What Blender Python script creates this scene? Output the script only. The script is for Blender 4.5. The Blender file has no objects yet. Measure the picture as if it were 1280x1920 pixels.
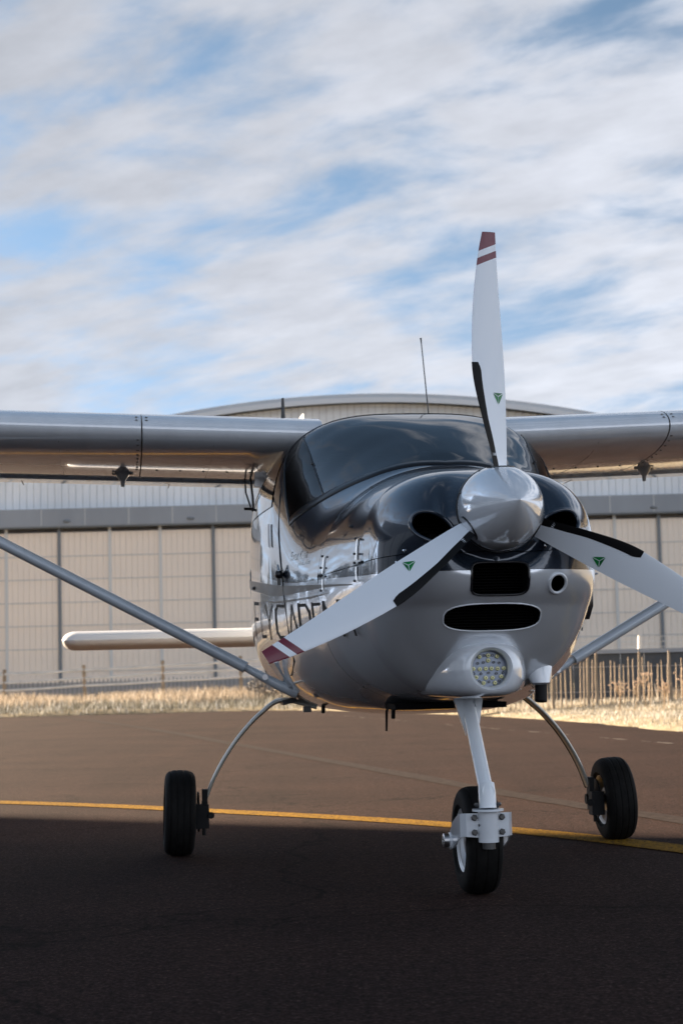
import math
# aircraft on an airfield apron, hangar behind: low sun from the far left, the front of the aircraft in shade
SKY_ROT, SKY_SCALE, SKY_LOC = 34.0, (3.6, 5.6, 1.0), (-5.2, 8.7, 0.0)
CLOUD_LO, CLOUD_HI = 0.385, 0.61
CLOUD_GAIN, CLOUD_BASE, CLOUD_TINT = 0.128, 0.64, (0.925, 0.962, 1.06)
ANTISUN_BOOST = 7.0          # brightness added to clouds opposite the sun, to light blades and hangar
SKY_BLUE = (0.25, 0.42, 0.67)
SKY_STRENGTH, EXPOSURE = 0.05, 2.87
import bpy, bmesh, math, random
import numpy as np
from mathutils import Vector, Matrix
from mathutils.bvhtree import BVHTree

R = math.radians
PI = math.pi
rnd = random.Random(7)
scene = bpy.context.scene
COL = scene.collection

# ------------------------------------------------------------------ camera
CAM_H, PITCH, ROLL = 0.755, 0.0887, 0.0241
cam_d = bpy.data.cameras.new('camera')
cam = bpy.data.objects.new('camera', cam_d); COL.objects.link(cam)
cam.matrix_world = Matrix.Translation((0, 0, CAM_H)) @ Matrix.Rotation(PI/2 + PITCH, 4, 'X') @ Matrix.Rotation(-ROLL, 4, 'Z')
cam_d.sensor_fit = 'VERTICAL'; cam_d.sensor_height = 36; cam_d.sensor_width = 24
cam_d.lens = 3380.5/1920*36
cam_d.clip_start = 0.1; cam_d.clip_end = 4000
cam_d.dof.use_dof = True; cam_d.dof.focus_distance = 6.0; cam_d.dof.aperture_fstop = 7.0
scene.camera = cam

# ------------------------------------------------------------------ sun, sky, exposure
SUN_AZ, SUN_EL = R(-57.5), R(12.5)          # azimuth from the view axis (+Y), left is negative
sun_dir = Vector((math.sin(SUN_AZ)*math.cos(SUN_EL), math.cos(SUN_AZ)*math.cos(SUN_EL), math.sin(SUN_EL)))
sd = bpy.data.lights.new('sun', 'SUN'); sd.energy = 5.0; sd.angle = R(0.5); sd.color = (1.0, 0.79, 0.57)
so = bpy.data.objects.new('sun', sd); COL.objects.link(so)
so.rotation_euler = (-sun_dir).to_track_quat('-Z', 'Y').to_euler(); so.location = sun_dir*100

world = bpy.data.worlds.new('World'); scene.world = world; world.use_nodes = True
wn, wl = world.node_tree.nodes, world.node_tree.links
wn.clear()
def N(tree, typ, **kw):
    n = tree.nodes.new(typ)
    for k, v in kw.items():
        if k.startswith('in_'):
            key = k[3:]
            n.inputs[int(key) if key.isdigit() else key.replace('_', ' ')].default_value = v
        else: setattr(n, k, v)
    return n
wt = world.node_tree
def wmath(op, a, b=None, c=None):
    n = N(wt, 'ShaderNodeMath', operation=op)
    for i, v in enumerate((a, b, c)):
        if v is None: continue
        if isinstance(v, (int, float)): n.inputs[i].default_value = v
        else: wl.new(v, n.inputs[i])
    return n.outputs[0]
sky = N(wt, 'ShaderNodeTexSky', sky_type='NISHITA', sun_disc=False, sun_elevation=SUN_EL, sun_rotation=SUN_AZ,
        altitude=50, air_density=1.0, dust_density=1.2, ozone_density=1.2)
tc = N(wt, 'ShaderNodeTexCoord')
sep = N(wt, 'ShaderNodeSeparateXYZ'); wl.new(tc.outputs['Generated'], sep.inputs[0])
zz = wmath('ADD', wmath('MAXIMUM', sep.outputs[2], 0.0), 0.20)
px = wmath('DIVIDE', sep.outputs[0], zz); py = wmath('DIVIDE', sep.outputs[1], zz)
comb = N(wt, 'ShaderNodeCombineXYZ'); wl.new(px, comb.inputs[0]); wl.new(py, comb.inputs[1])
mp0 = N(wt, 'ShaderNodeMapping'); mp0.inputs['Rotation'].default_value = (0, 0, R(SKY_ROT)); wl.new(comb.outputs[0], mp0.inputs[0])
mp = N(wt, 'ShaderNodeMapping'); mp.inputs['Scale'].default_value = SKY_SCALE; mp.inputs['Location'].default_value = SKY_LOC
wl.new(mp0.outputs[0], mp.inputs[0])
n1 = N(wt, 'ShaderNodeTexNoise', in_Scale=1.0, in_Detail=10.0, in_Roughness=0.56, in_Distortion=0.25); wl.new(mp.outputs[0], n1.inputs['Vector'])
n2 = N(wt, 'ShaderNodeTexNoise', in_Scale=0.33, in_Detail=3.0, in_Roughness=0.5); wl.new(mp.outputs[0], n2.inputs['Vector'])
n3 = N(wt, 'ShaderNodeTexNoise', in_Scale=2.3, in_Detail=6.0, in_Roughness=0.55); wl.new(mp.outputs[0], n3.inputs['Vector'])
mixv = wmath('ADD', wmath('MULTIPLY', n1.outputs[0], 0.75), wmath('MULTIPLY', n2.outputs[0], 0.35))
# seen at a slant the cloud sheet closes up towards the horizon and opens overhead
opn = N(wt, 'ShaderNodeMapRange', interpolation_type='SMOOTHSTEP'); wl.new(sep.outputs[2], opn.inputs[0])
opn.inputs[1].default_value = 0.32; opn.inputs[2].default_value = 0.80; opn.inputs[3].default_value = 0.0; opn.inputs[4].default_value = 0.21
mixv = wmath('SUBTRACT', mixv, opn.outputs[0])
mr = N(wt, 'ShaderNodeMapRange', interpolation_type='SMOOTHSTEP'); wl.new(mixv, mr.inputs[0])
mr.inputs[1].default_value = CLOUD_LO; mr.inputs[2].default_value = CLOUD_HI; mr.inputs[3].default_value = 0.0; mr.inputs[4].default_value = 0.96
# cloud light: follows the sky's own brightness, plus a boost added away from the sun, greyer in the thick parts
bw = N(wt, 'ShaderNodeRGBToBW'); wl.new(sky.outputs[0], bw.inputs[0])
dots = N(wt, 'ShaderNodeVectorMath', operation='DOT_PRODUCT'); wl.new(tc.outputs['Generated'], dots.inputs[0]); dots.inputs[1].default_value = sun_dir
front = wmath('ADD', wmath('MULTIPLY', wmath('SUBTRACT', 1.0, dots.outputs['Value']), 0.5*ANTISUN_BOOST), 1.0)  # added cloud brightness, growing away from the sun
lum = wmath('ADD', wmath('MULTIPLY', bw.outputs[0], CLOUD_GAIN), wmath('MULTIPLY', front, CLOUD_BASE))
shade = N(wt, 'ShaderNodeMapRange'); wl.new(n3.outputs[0], shade.inputs[0])
shade.inputs[1].default_value = 0.3; shade.inputs[2].default_value = 0.7; shade.inputs[3].default_value = 0.88; shade.inputs[4].default_value = 1.09
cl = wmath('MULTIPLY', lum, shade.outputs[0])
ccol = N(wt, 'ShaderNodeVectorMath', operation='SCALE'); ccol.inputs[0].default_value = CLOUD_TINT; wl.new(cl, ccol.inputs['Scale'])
smix = N(wt, 'ShaderNodeMix', data_type='RGBA')
wl.new(mr.outputs[0], smix.inputs[0])
sblue = N(wt, 'ShaderNodeVectorMath', operation='SCALE'); sblue.inputs[0].default_value = SKY_BLUE; wl.new(bw.outputs[0], sblue.inputs['Scale'])
stint = N(wt, 'ShaderNodeVectorMath', operation='MULTIPLY_ADD'); wl.new(sky.outputs[0], stint.inputs[0]); stint.inputs[1].default_value = (0.09, 0.09, 0.09)
sb2 = N(wt, 'ShaderNodeVectorMath', operation='SCALE'); sb2.inputs['Scale'].default_value = 0.75; wl.new(sblue.outputs[0], sb2.inputs[0]); wl.new(sb2.outputs[0], stint.inputs[2])
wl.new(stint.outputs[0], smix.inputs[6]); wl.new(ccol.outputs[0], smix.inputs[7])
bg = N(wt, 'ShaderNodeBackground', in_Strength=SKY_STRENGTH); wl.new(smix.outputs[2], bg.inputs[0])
wo = N(wt, 'ShaderNodeOutputWorld'); wl.new(bg.outputs[0], wo.inputs[0])

vs = scene.view_settings
vs.view_transform = 'Standard'; vs.look = 'None'; vs.gamma = 1.0; vs.use_curve_mapping = False
vs.exposure = EXPOSURE
scene.render.engine = 'CYCLES'
scene.cycles.max_bounces = 8; scene.cycles.transparent_max_bounces = 16

# ------------------------------------------------------------------ materials
MATS = {}
def mat(name, color, rough=0.5, metal=0.0, coat=0.0, spec=0.5, emit=None, build=None):
    if name in MATS: return MATS[name]
    m = bpy.data.materials.new(name); m.use_nodes = True
    t = m.node_tree; b = t.nodes['Principled BSDF']
    b.inputs['Base Color'].default_value = (*color, 1); b.inputs['Roughness'].default_value = rough
    b.inputs['Metallic'].default_value = metal; b.inputs['Coat Weight'].default_value = coat
    b.inputs['Coat Roughness'].default_value = 0.03; b.inputs['Specular IOR Level'].default_value = spec
    if build: build(t, b)
    MATS[name] = m
    return m
def nmath(t, op, a, b=None, c=None):
    n = t.nodes.new('ShaderNodeMath'); n.operation = op
    for i, v in enumerate((a, b, c)):
        if v is None: continue
        if isinstance(v, (int, float)): n.inputs[i].default_value = v
        else: t.links.new(v, n.inputs[i])
    return n.outputs[0]
def nmix(t, fac, a, b):
    n = t.nodes.new('ShaderNodeMix'); n.data_type = 'RGBA'
    if isinstance(fac, (int, float)): n.inputs[0].default_value = fac
    else: t.links.new(fac, n.inputs[0])
    for i, v in ((6, a), (7, b)):
        if isinstance(v, tuple): n.inputs[i].default_value = (*v[:3], 1)
        else: t.links.new(v, n.inputs[i])
    return n.outputs[2]
def nnoise(t, scale, detail=4, rough=0.55, coord='Object', vec=None, stretch=None):
    n = t.nodes.new('ShaderNodeTexNoise'); n.inputs['Scale'].default_value = scale
    n.inputs['Detail'].default_value = detail; n.inputs['Roughness'].default_value = rough
    if vec is None:
        c = t.nodes.new('ShaderNodeTexCoord'); vec = c.outputs[coord]
    if stretch:
        mpn = t.nodes.new('ShaderNodeMapping'); mpn.inputs['Scale'].default_value = stretch
        t.links.new(vec, mpn.inputs[0]); vec = mpn.outputs[0]
    t.links.new(vec, n.inputs['Vector'])
    return n.outputs[0]
def nramp(t, fac, stops):
    n = t.nodes.new('ShaderNodeValToRGB'); t.links.new(fac, n.inputs[0])
    e = n.color_ramp.elements
    while len(e) > 1: e.remove(e[-1])
    e[0].position = stops[0][0]; e[0].color = (*stops[0][1], 1)
    for p, c in stops[1:]:
        x = e.new(p); x.color = (*c, 1)
    return n.outputs[0]
def bump(t, b, h, strength=0.3, dist=0.01):
    n = t.nodes.new('ShaderNodeBump'); n.inputs['Strength'].default_value = strength; n.inputs['Distance'].default_value = dist
    t.links.new(h, n.inputs['Height']); t.links.new(n.outputs[0], b.inputs['Normal'])
def var(c, amt=0.25, scale=3, rscale=None):
    """slight mottling of one colour"""
    def f(t, b):
        n = nnoise(t, scale, 5, 0.6)
        lo = tuple(x*(1-amt) for x in c); hi = tuple(min(1, x*(1+amt)) for x in c)
        t.links.new(nramp(t, n, [(0.3, lo), (0.7, hi)]), b.inputs['Base Color'])
    return f

WHITE = (0.80, 0.86, 0.93); DARK = (0.028, 0.040, 0.060)
SILVER = (0.76, 0.80, 0.85)
def dirt(base):
    def f(t, b):
        n = nnoise(t, 9, 6, 0.65)
        t.links.new(nramp(t, n, [(0.25, tuple(x*0.88 for x in base)), (0.6, base)]), b.inputs['Base Color'])
        r = t.nodes.new('ShaderNodeMapRange'); t.links.new(nnoise(t, 14, 5), r.inputs[0])
        r.inputs[3].default_value = 0.08; r.inputs[4].default_value = 0.20
        t.links.new(r.outputs[0], b.inputs['Roughness'])
    return f
M_white = mat('silver_white_paint', SILVER, 0.15, metal=0.12, coat=0.9, build=dirt(SILVER))
M_spin = mat('spinner_paint', SILVER, 0.14, metal=0.2, coat=1.0)
def fus_build(t, b):
    # two-tone livery: charcoal upper band over white, white roof
    c = t.nodes.new('ShaderNodeTexCoord'); s = t.nodes.new('ShaderNodeSeparateXYZ'); t.links.new(c.outputs['Object'], s.inputs[0])
    y, z = s.outputs[1], s.outputs[2]
    r = t.nodes.new('ShaderNodeMapRange'); r.interpolation_type = 'SMOOTHSTEP'; t.links.new(y, r.inputs[0])
    r.inputs[1].default_value = 1.0; r.inputs[2].default_value = 2.6; r.inputs[3].default_value = 0; r.inputs[4].default_value = 0.14
    r2 = t.nodes.new('ShaderNodeMapRange'); t.links.new(y, r2.inputs[0])
    r2.inputs[1].default_value = 0.1; r2.inputs[2].default_value = 0.9; r2.inputs[3].default_value = 1.066; r2.inputs[4].default_value = 1.088
    line = nmath(t, 'ADD', r.outputs[0], r2.outputs[0])
    up = nmath(t, 'GREATER_THAN', z, line)
    roof = nmath(t, 'LESS_THAN', z, 1.765)
    tail = nmath(t, 'LESS_THAN', nmath(t, 'ADD', y, nmath(t, 'MULTIPLY', z, -0.8)), 2.5)
    f = nmath(t, 'MULTIPLY', nmath(t, 'MULTIPLY', up, roof), tail)
    t.links.new(nmix(t, f, SILVER, DARK), b.inputs['Base Color'])
    b.inputs['Metallic'].default_value = 0.40
    rr = t.nodes.new('ShaderNodeMapRange'); t.links.new(nnoise(t, 14, 5), rr.inputs[0])
    rr.inputs[3].default_value = 0.14; rr.inputs[4].default_value = 0.28
    t.links.new(rr.outputs[0], b.inputs['Roughness'])
M_fus = mat('two_tone_paint', WHITE, 0.2, coat=1.0, build=fus_build)
M_dark = mat('charcoal_paint', DARK, 0.2, metal=0.35, coat=1.0)
M_black = mat('black_rubber', (0.006, 0.006, 0.007), 0.6, spec=0.2)
M_gasket = mat('black_trim', (0.010, 0.010, 0.012), 0.28)
M_hole = mat('engine_bay_black', (0.004, 0.004, 0.005), 0.8, spec=0.1)
M_fin = mat('radiator_black', (0.003, 0.003, 0.0033), 0.7, spec=0.08)
M_grey = mat('livery_grey', (0.075, 0.07, 0.062), 0.4, coat=0.2, spec=0.3)
M_letter = mat('letter_charcoal', (0.012, 0.012, 0.014), 0.6, spec=0.15)
M_script = mat('script_dark_chrome', (0.30, 0.29, 0.27), 0.3, metal=1.0)
M_legw = mat('leg_white_paint', (0.70, 0.75, 0.80), 0.2, coat=0.6)
M_strut = mat('grey_blue_paint', (0.50, 0.55, 0.60), 0.28, coat=0.3, build=dirt((0.50, 0.55, 0.60)))
M_metal = mat('brushed_steel', (0.55, 0.55, 0.56), 0.3, metal=1.0)
M_bolt = mat('dark_bolt', (0.10, 0.10, 0.10), 0.4, metal=0.8)
M_chrome = mat('chrome', (0.7, 0.7, 0.7), 0.15, metal=1.0)
M_leg = mat('spring_leg_paint', (0.48, 0.47, 0.42), 0.3, metal=0.3, coat=0.4)
M_red = mat('maroon_paint', (0.13, 0.010, 0.022), 0.3, coat=0.4)
M_green = mat('emblem_green', (0.004, 0.20, 0.045), 0.35)
M_green2 = mat('emblem_dark_green', (0.003, 0.13, 0.03), 0.35)
def tyre_b(t, b):
    t.links.new(nramp(t, nnoise(t, 30, 6, 0.7), [(0.3, (0.0045, 0.0045, 0.0048)), (0.75, (0.012, 0.0115, 0.011))]), b.inputs['Base Color'])
    bump(t, b, nnoise(t, 120, 3), 0.15, 0.002)
M_tyre = mat('tyre_rubber', (0.014, 0.014, 0.014), 0.7, spec=0.12, build=tyre_b)
M_seat = mat('cabin_dark', (0.016, 0.017, 0.020), 0.8)
M_cabin = mat('cabin_lining', (0.05, 0.05, 0.055), 0.8)
M_led = mat('led_lens', (0.92, 0.88, 0.45), 0.15, coat=0.8)
M_pcb = mat('lamp_board', (0.30, 0.34, 0.42), 0.35, metal=0.5)
M_belly = mat('bare_belly', (0.42, 0.36, 0.31), 0.25, coat=0.4)

def glass_mat(name, tint, ior):
    m = bpy.data.materials.new(name); m.use_nodes = True; t = m.node_tree; t.nodes.clear()
    o = t.nodes.new('ShaderNodeOutputMaterial'); mx = t.nodes.new('ShaderNodeMixShader')
    fr = t.nodes.new('ShaderNodeFresnel'); fr.inputs[0].default_value = ior
    tr = t.nodes.new('ShaderNodeBsdfTransparent'); tr.inputs[0].default_value = (*tint, 1)
    gl = t.nodes.new('ShaderNodeBsdfGlossy'); gl.inputs['Roughness'].default_value = 0.015; gl.inputs[0].default_value = (1, 1, 1, 1)
    t.links.new(fr.outputs[0], mx.inputs[0]); t.links.new(tr.outputs[0], mx.inputs[1]); t.links.new(gl.outputs[0], mx.inputs[2])
    t.links.new(mx.outputs[0], o.inputs[0])
    return m
M_glass = glass_mat('tinted_acrylic', (0.34, 0.37, 0.42), 1.9)
M_glass2 = glass_mat('dark_tinted_acrylic', (0.22, 0.23, 0.25), 1.35)

# ------------------------------------------------------------------ mesh helpers
class MB:
    def __init__(s): s.v = []; s.f = []; s.m = []
    def add(s, v, f, mi=0):
        o = len(s.v); s.v += [tuple(p) for p in v]
        s.f += [tuple(i+o for i in q) for q in f]; s.m += [mi]*len(f); return s
    def box(s, c, d, mi=0, rot=None):
        x, y, z = (k/2 for k in d)
        vs = [Vector(p) for p in ((-x,-y,-z),(x,-y,-z),(x,y,-z),(-x,y,-z),(-x,-y,z),(x,-y,z),(x,y,z),(-x,y,z))]
        if rot is not None: vs = [rot @ p for p in vs]
        vs = [p+Vector(c) for p in vs]
        return s.add(vs, [(0,3,2,1),(4,5,6,7),(0,1,5,4),(1,2,6,5),(2,3,7,6),(3,0,4,7)], mi)
    def rings(s, rs, cap0=True, cap1=True, mi=0, closed=True):
        n = len(rs[0]); v = [p for r in rs for p in r]; f = []
        for i in range(len(rs)-1):
            for j in range(n if closed else n-1):
                k = (j+1) % n
                f.append((i*n+j, i*n+k, (i+1)*n+k, (i+1)*n+j))
        if cap0: f.append(tuple(range(n-1, -1, -1)))
        if cap1: f.append(tuple((len(rs)-1)*n+j for j in range(n)))
        return s.add(v, f, mi)
    def tube(s, pts, r, n=10, mi=0, flat=None, up=None, caps=True):
        """tube along points; r number or list; flat = (a, b) section half sizes with `up` as the b direction"""
        pts = [Vector(p) for p in pts]; rs = r if isinstance(r, (list, tuple)) else [r]*len(pts); rings = []; prev = None
        for i, p in enumerate(pts):
            t = (pts[min(i+1, len(pts)-1)]-pts[max(i-1, 0)]).normalized()
            a = Vector(up) if up is not None else (prev if prev is not None else (Vector((0,0,1)) if abs(t.z) < .9 else Vector((1,0,0))))
            a = (a - t*a.dot(t)).normalized(); prev = a; b = t.cross(a)
            fa, fb = flat if flat else (1, 1)
            rings.append([p + a*(math.cos(2*PI*k/n)*rs[i]*fb) + b*(math.sin(2*PI*k/n)*rs[i]*fa) for k in range(n)])
        return s.rings(rings, caps, caps, mi)
    def cyl(s, p0, p1, r, n=16, mi=0, r1=None): return s.tube([p0, p1], [r, r if r1 is None else r1], n, mi)
    def lathe(s, o, axis, prof, n=32, mi=0, cap=False):
        """prof = (along axis, radius) pairs"""
        ax = Vector(axis).normalized(); a = ax.orthogonal().normalized(); b = ax.cross(a); o = Vector(o)
        rings = [[o+ax*t+(a*math.cos(2*PI*k/n)+b*math.sin(2*PI*k/n))*max(r, 1e-5) for k in range(n)] for t, r in prof]
        return s.rings(rings, cap, cap, mi)
    def grid(s, P, mi=0, flip=False):
        n, m = len(P), len(P[0]); v = [p for r in P for p in r]; f = []
        for i in range(n-1):
            for j in range(m-1):
                q = (i*m+j, i*m+j+1, (i+1)*m+j+1, (i+1)*m+j)
                f.append(q[::-1] if flip else q)
        return s.add(v, f, mi)
    def ball(s, c, r, n=16, mi=0, sc=(1,1,1)):
        rings = []
        for i in range(1, n//2):
            t = PI*i/(n//2)
            rings.append([(c[0]+r*sc[0]*math.sin(t)*math.cos(2*PI*k/n), c[1]+r*sc[1]*math.sin(t)*math.sin(2*PI*k/n), c[2]+r*sc[2]*math.cos(t)) for k in range(n)])
        return s.rings(rings, True, True, mi)
    def bm(s):
        b = bmesh.new(); vs = [b.verts.new(p) for p in s.v]
        for q, mi in zip(s.f, s.m):
            try: f = b.faces.new([vs[i] for i in q]); f.material_index = mi
            except ValueError: pass
        return b
    def mesh(s, name, mats, smooth=40, bevel=0, weld=False, recalc=True):
        b = s.bm()
        if weld: bmesh.ops.remove_doubles(b, verts=b.verts, dist=1e-5)
        if bevel:
            es = [e for e in b.edges if len(e.link_faces) == 2 and e.calc_face_angle(0) > R(35)]
            bmesh.ops.bevel(b, geom=es, offset=bevel, segments=2, affect='EDGES', profile=0.6, clamp_overlap=True)
        if recalc: bmesh.ops.recalc_face_normals(b, faces=b.faces)
        me = bpy.data.meshes.new(name); b.to_mesh(me); b.free()
        for m in (mats if isinstance(mats, (list, tuple)) else [mats]): me.materials.append(m)
        finish(me, smooth); return me
    def obj(s, name, mats, parent=None, **kw):
        return link(name, s.mesh(name, mats, **kw), parent)
def finish(me, smooth=40):
    if smooth:
        me.polygons.foreach_set('use_smooth', [True]*len(me.polygons))
        me.set_sharp_from_angle(angle=R(smooth))
    me.update()
def link(name, me, parent=None):
    o = bpy.data.objects.new(name, me); COL.objects.link(o)
    if parent is not None: o.parent = parent
    return o
def empty(name, loc=(0,0,0), rz=0):
    o = bpy.data.objects.new(name, None); COL.objects.link(o); o.location = loc; o.rotation_euler = (0,0,rz); o.empty_display_size = 0.2
    return o
def tag(o, label=None, cat=None, group=None, kind=None):
    for k, v in (('label', label), ('category', cat), ('group', group), ('kind', kind)):
        if v: o[k] = v
    return o
def lerp(a, b, t): return a+(b-a)*t

# ------------------------------------------------------------------ setting: apron, verge, markings
def apron_b(t, b):
    tc_ = t.nodes.new('ShaderNodeTexCoord').outputs['Object']
    fine = nnoise(t, 75, 5, 0.8, vec=tc_); mid = nnoise(t, 22, 5, 0.7, vec=tc_); big = nnoise(t, 0.35, 5, 0.6, vec=tc_, stretch=(1.0, 2.2, 1))
    c1 = nramp(t, fine, [(0.34, (0.0050, 0.0027, 0.0023)), (0.50, (0.0245, 0.0131, 0.0108)), (0.62, (0.064, 0.038, 0.032)), (0.74, (0.18, 0.13, 0.115))])
    c2 = nramp(t, mid, [(0.3, (0.55, 0.55, 0.55)), (0.5, (1.0, 1.0, 1.0)), (0.72, (1.6, 1.58, 1.55))])
    # patches, stains, old tyre tracks and hairline cracks
    trk = nnoise(t, 1.0, 4, 0.6, vec=tc_, stretch=(2.4, 0.12, 1)); blot = nnoise(t, 1.3, 6, 0.7, vec=tc_)
    vo = t.nodes.new('ShaderNodeTexVoronoi'); vo.feature = 'DISTANCE_TO_EDGE'; vo.inputs['Scale'].default_value = 0.30
    wv = t.nodes.new('ShaderNodeMix'); wv.data_type = 'RGBA'; wv.blend_type = 'LINEAR_LIGHT'; wv.inputs[0].default_value = 0.5
    nw = t.nodes.new('ShaderNodeTexNoise'); nw.inputs['Scale'].default_value = 1.6; nw.inputs['Detail'].default_value = 5; t.links.new(tc_, nw.inputs['Vector'])
    t.links.new(tc_, wv.inputs[6]); t.links.new(nw.outputs['Color'], wv.inputs[7]); t.links.new(wv.outputs[2], vo.inputs['Vector'])
    crack = nramp(t, vo.outputs['Distance'], [(0.0, (0.45, 0.45, 0.45)), (0.006, (1, 1, 1))])
    c3 = nramp(t, nmath(t, 'ADD', nmath(t, 'MULTIPLY', big, 0.45), nmath(t, 'ADD', nmath(t, 'MULTIPLY', trk, 0.3), nmath(t, 'MULTIPLY', blot, 0.25))), [(0.36, (0.62, 0.64, 0.67)), (0.5, (1.0, 1.0, 1.0)), (0.64, (1.28, 1.24, 1.20))])
    mc = t.nodes.new('ShaderNodeMix'); mc.data_type = 'RGBA'; mc.blend_type = 'MULTIPLY'; mc.inputs[0].default_value = 1
    t.links.new(c3, mc.inputs[6]); t.links.new(crack, mc.inputs[7]); c3 = mc.outputs[2]
    m1 = t.nodes.new('ShaderNodeMix'); m1.data_type = 'RGBA'; m1.blend_type = 'MULTIPLY'; m1.inputs[0].default_value = 1
    t.links.new(c1, m1.inputs[6]); t.links.new(c2, m1.inputs[7])
    m2 = t.nodes.new('ShaderNodeMix'); m2.data_type = 'RGBA'; m2.blend_type = 'MULTIPLY'; m2.inputs[0].default_value = 1
    t.links.new(m1.outputs[2], m2.inputs[6]); t.links.new(c3, m2.inputs[7])
    t.links.new(m2.outputs[2], b.inputs['Base Color'])
    bump(t, b, nmath(t, 'ADD', fine, nmath(t, 'MULTIPLY', mid, 0.6)), 0.6, 0.006)
M_apron = mat('reddish_tarmac', (0.06, 0.05, 0.04), 0.95, spec=0.06, build=apron_b)
mb = MB(); mb.add([(-900,-700,0),(900,-700,0),(900,1500,0),(-900,1500,0)], [(0,1,2,3)])
tag(mb.obj('apron', M_apron, smooth=0), 'dark reddish tarmac apron under the aircraft', None, kind='structure')

def curve_pts(pts, n=12):
    out = []
    P = [Vector((*p, 0)) for p in pts]; P = [2*P[0]-P[1]] + P + [2*P[-1]-P[-2]]
    for i in range(1, len(P)-2):
        for k in range(n):
            t = k/n; a, b, c, d = P[i-1:i+3]
            out.append(0.5*((2*b)+(c-a)*t+(2*a-5*b+4*c-d)*t*t+(3*b-a-3*c+d)*t**3))
    out.append(P[-2]); return out
def ribbon(mb, pts, w, z, wob=0.0):
    n = len(pts); rows = []
    for i, p in enumerate(pts):
        t = (pts[min(i+1, n-1)]-pts[max(i-1, 0)]).normalized(); s = Vector((-t.y, t.x, 0))
        a = w/2*(1+rnd.uniform(-wob, wob)); b = w/2*(1+rnd.uniform(-wob, wob))
        rows.append([(p.x-s.x*a, p.y-s.y*a, z), (p.x+s.x*b, p.y+s.y*b, z)])
    mb.grid(rows); return mb
def yel_b(t, b):
    n = nnoise(t, 60, 5, 0.7); n2 = nnoise(t, 220, 3, 0.7)
    c = nramp(t, nmath(t, 'ADD', nmath(t, 'MULTIPLY', n, 0.6), nmath(t, 'MULTIPLY', n2, 0.4)), [(0.43, (0.04, 0.026, 0.016)), (0.51, (0.25, 0.135, 0.014)), (0.7, (0.36, 0.20, 0.022))])
    t.links.new(c, b.inputs['Base Color']); bump(t, b, n2, 0.5, 0.004)
M_yellow = mat('worn_yellow_paint', (0.5, 0.3, 0.03), 0.92, spec=0.05, build=yel_b)
yl = curve_pts([(-26, 22), (-12, 17.0), (-5.6, 13.45), (-2.16, 11.31), (-.69, 10.1), (.48, 8.9), (1.36, 7.47), (2.2, 5.4), (2.9, 2.6), (3.2, -2), (3.3, -8)], 10)
ym = ribbon(MB(), yl, 0.20, 0.004)
tag(ym.obj('painted_line', M_yellow, smooth=0), 'worn yellow taxi line crossing the apron', None, kind='structure')
M_seam = mat('grey_seal', (0.037, 0.0300, 0.0285), 0.97, spec=0.03, build=var((0.037, 0.0300, 0.0285), 0.4, 20))
sm = ribbon(MB(), curve_pts([(-9, 46), (-4.07, 30.8), (-.05, 15.1), (1.07, 10.57), (1.61, 8.8), (2.6, 4.8), (4, -4)], 10), 0.17, 0.004, 0.2)
tag(sm.obj('tarmac_joint', M_seam, smooth=0), 'pale grey sealed joint running diagonally across the tarmac', None, kind='structure')
M_frost = mat('frost_white', (0.16, 0.14, 0.13), 0.9, spec=0.1)
dm = MB(); a, b = Vector((-.6, 34, 0)), Vector((4.2, 12.4, 0)); t = 0.0
while t < 1:
    L = rnd.uniform(.003, .02)
    if rnd.random() < .75: ribbon(dm, [a.lerp(b, t), a.lerp(b, t+L/2), a.lerp(b, min(1, t+L))], rnd.uniform(.015, .045), 0.004, .6)
    t += L+rnd.uniform(.004, .03)
tag(dm.obj('frosted_crack', M_frost, smooth=0), 'broken line of frost along a crack near the right verge', None, kind='structure')

EDGE = curve_pts([(-300, 26), (-60, 34), (-20, 36.5), (-7.1, 37.4), (-1.9, 37.8), (.1, 35.0), (1.6, 31), (3.0, 25.6), (3.74, 20.2), (4.5, 14), (6.5, 6), (12, -4), (40, -30)], 14)
ex = [p.x for p in EDGE]; ey = [p.y for p in EDGE]
def edge_dist(x, y):
    """signed distance beyond the apron edge (positive = on the verge), coarse"""
    best = 1e9; sg = 1
    for i in range(len(EDGE)-1):
        a, b = EDGE[i], EDGE[i+1]; dx, dy = b.x-a.x, b.y-a.y; L2 = dx*dx+dy*dy
        t = max(0, min(1, ((x-a.x)*dx+(y-a.y)*dy)/L2)); qx, qy = a.x+dx*t-x, a.y+dy*t-y; d = qx*qx+qy*qy
        if d < best: best = d; sg = 1 if dx*(y-a.y)-dy*(x-a.x) > 0 else -1
    return sg*math.sqrt(best)
def verge_z(x, y, d):
    rise = min(1, max(0, d)/14)
    return 0.02+0.05*min(1, d/0.5) + rise*(0.16+0.02*max(-12, min(10, x)))+0.03*math.sin(x*1.3+y*.7)*min(1, max(0, d))
def verge_b(t, b):
    n = nnoise(t, 1.6, 6, 0.65); n2 = nnoise(t, 24, 5, 0.7)
    c = nramp(t, nmath(t, 'ADD', nmath(t, 'MULTIPLY', n, 0.5), nmath(t, 'MULTIPLY', n2, 0.5)), [(0.32, (0.12, 0.10, 0.06)), (0.5, (0.33, 0.28, 0.19)), (0.68, (0.52, 0.48, 0.40))])
    t.links.new(c, b.inputs['Base Color']); bump(t, b, n2, 1.0, 0.05)
M_verge = mat('frosted_turf', (0.3, 0.26, 0.18), 0.95, spec=0.1, build=verge_b)
rows = []
offs = [0, .15, .5, 1, 1.8, 3, 4.5, 6.5, 9, 12, 16, 22, 40, 120, 700]
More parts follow.
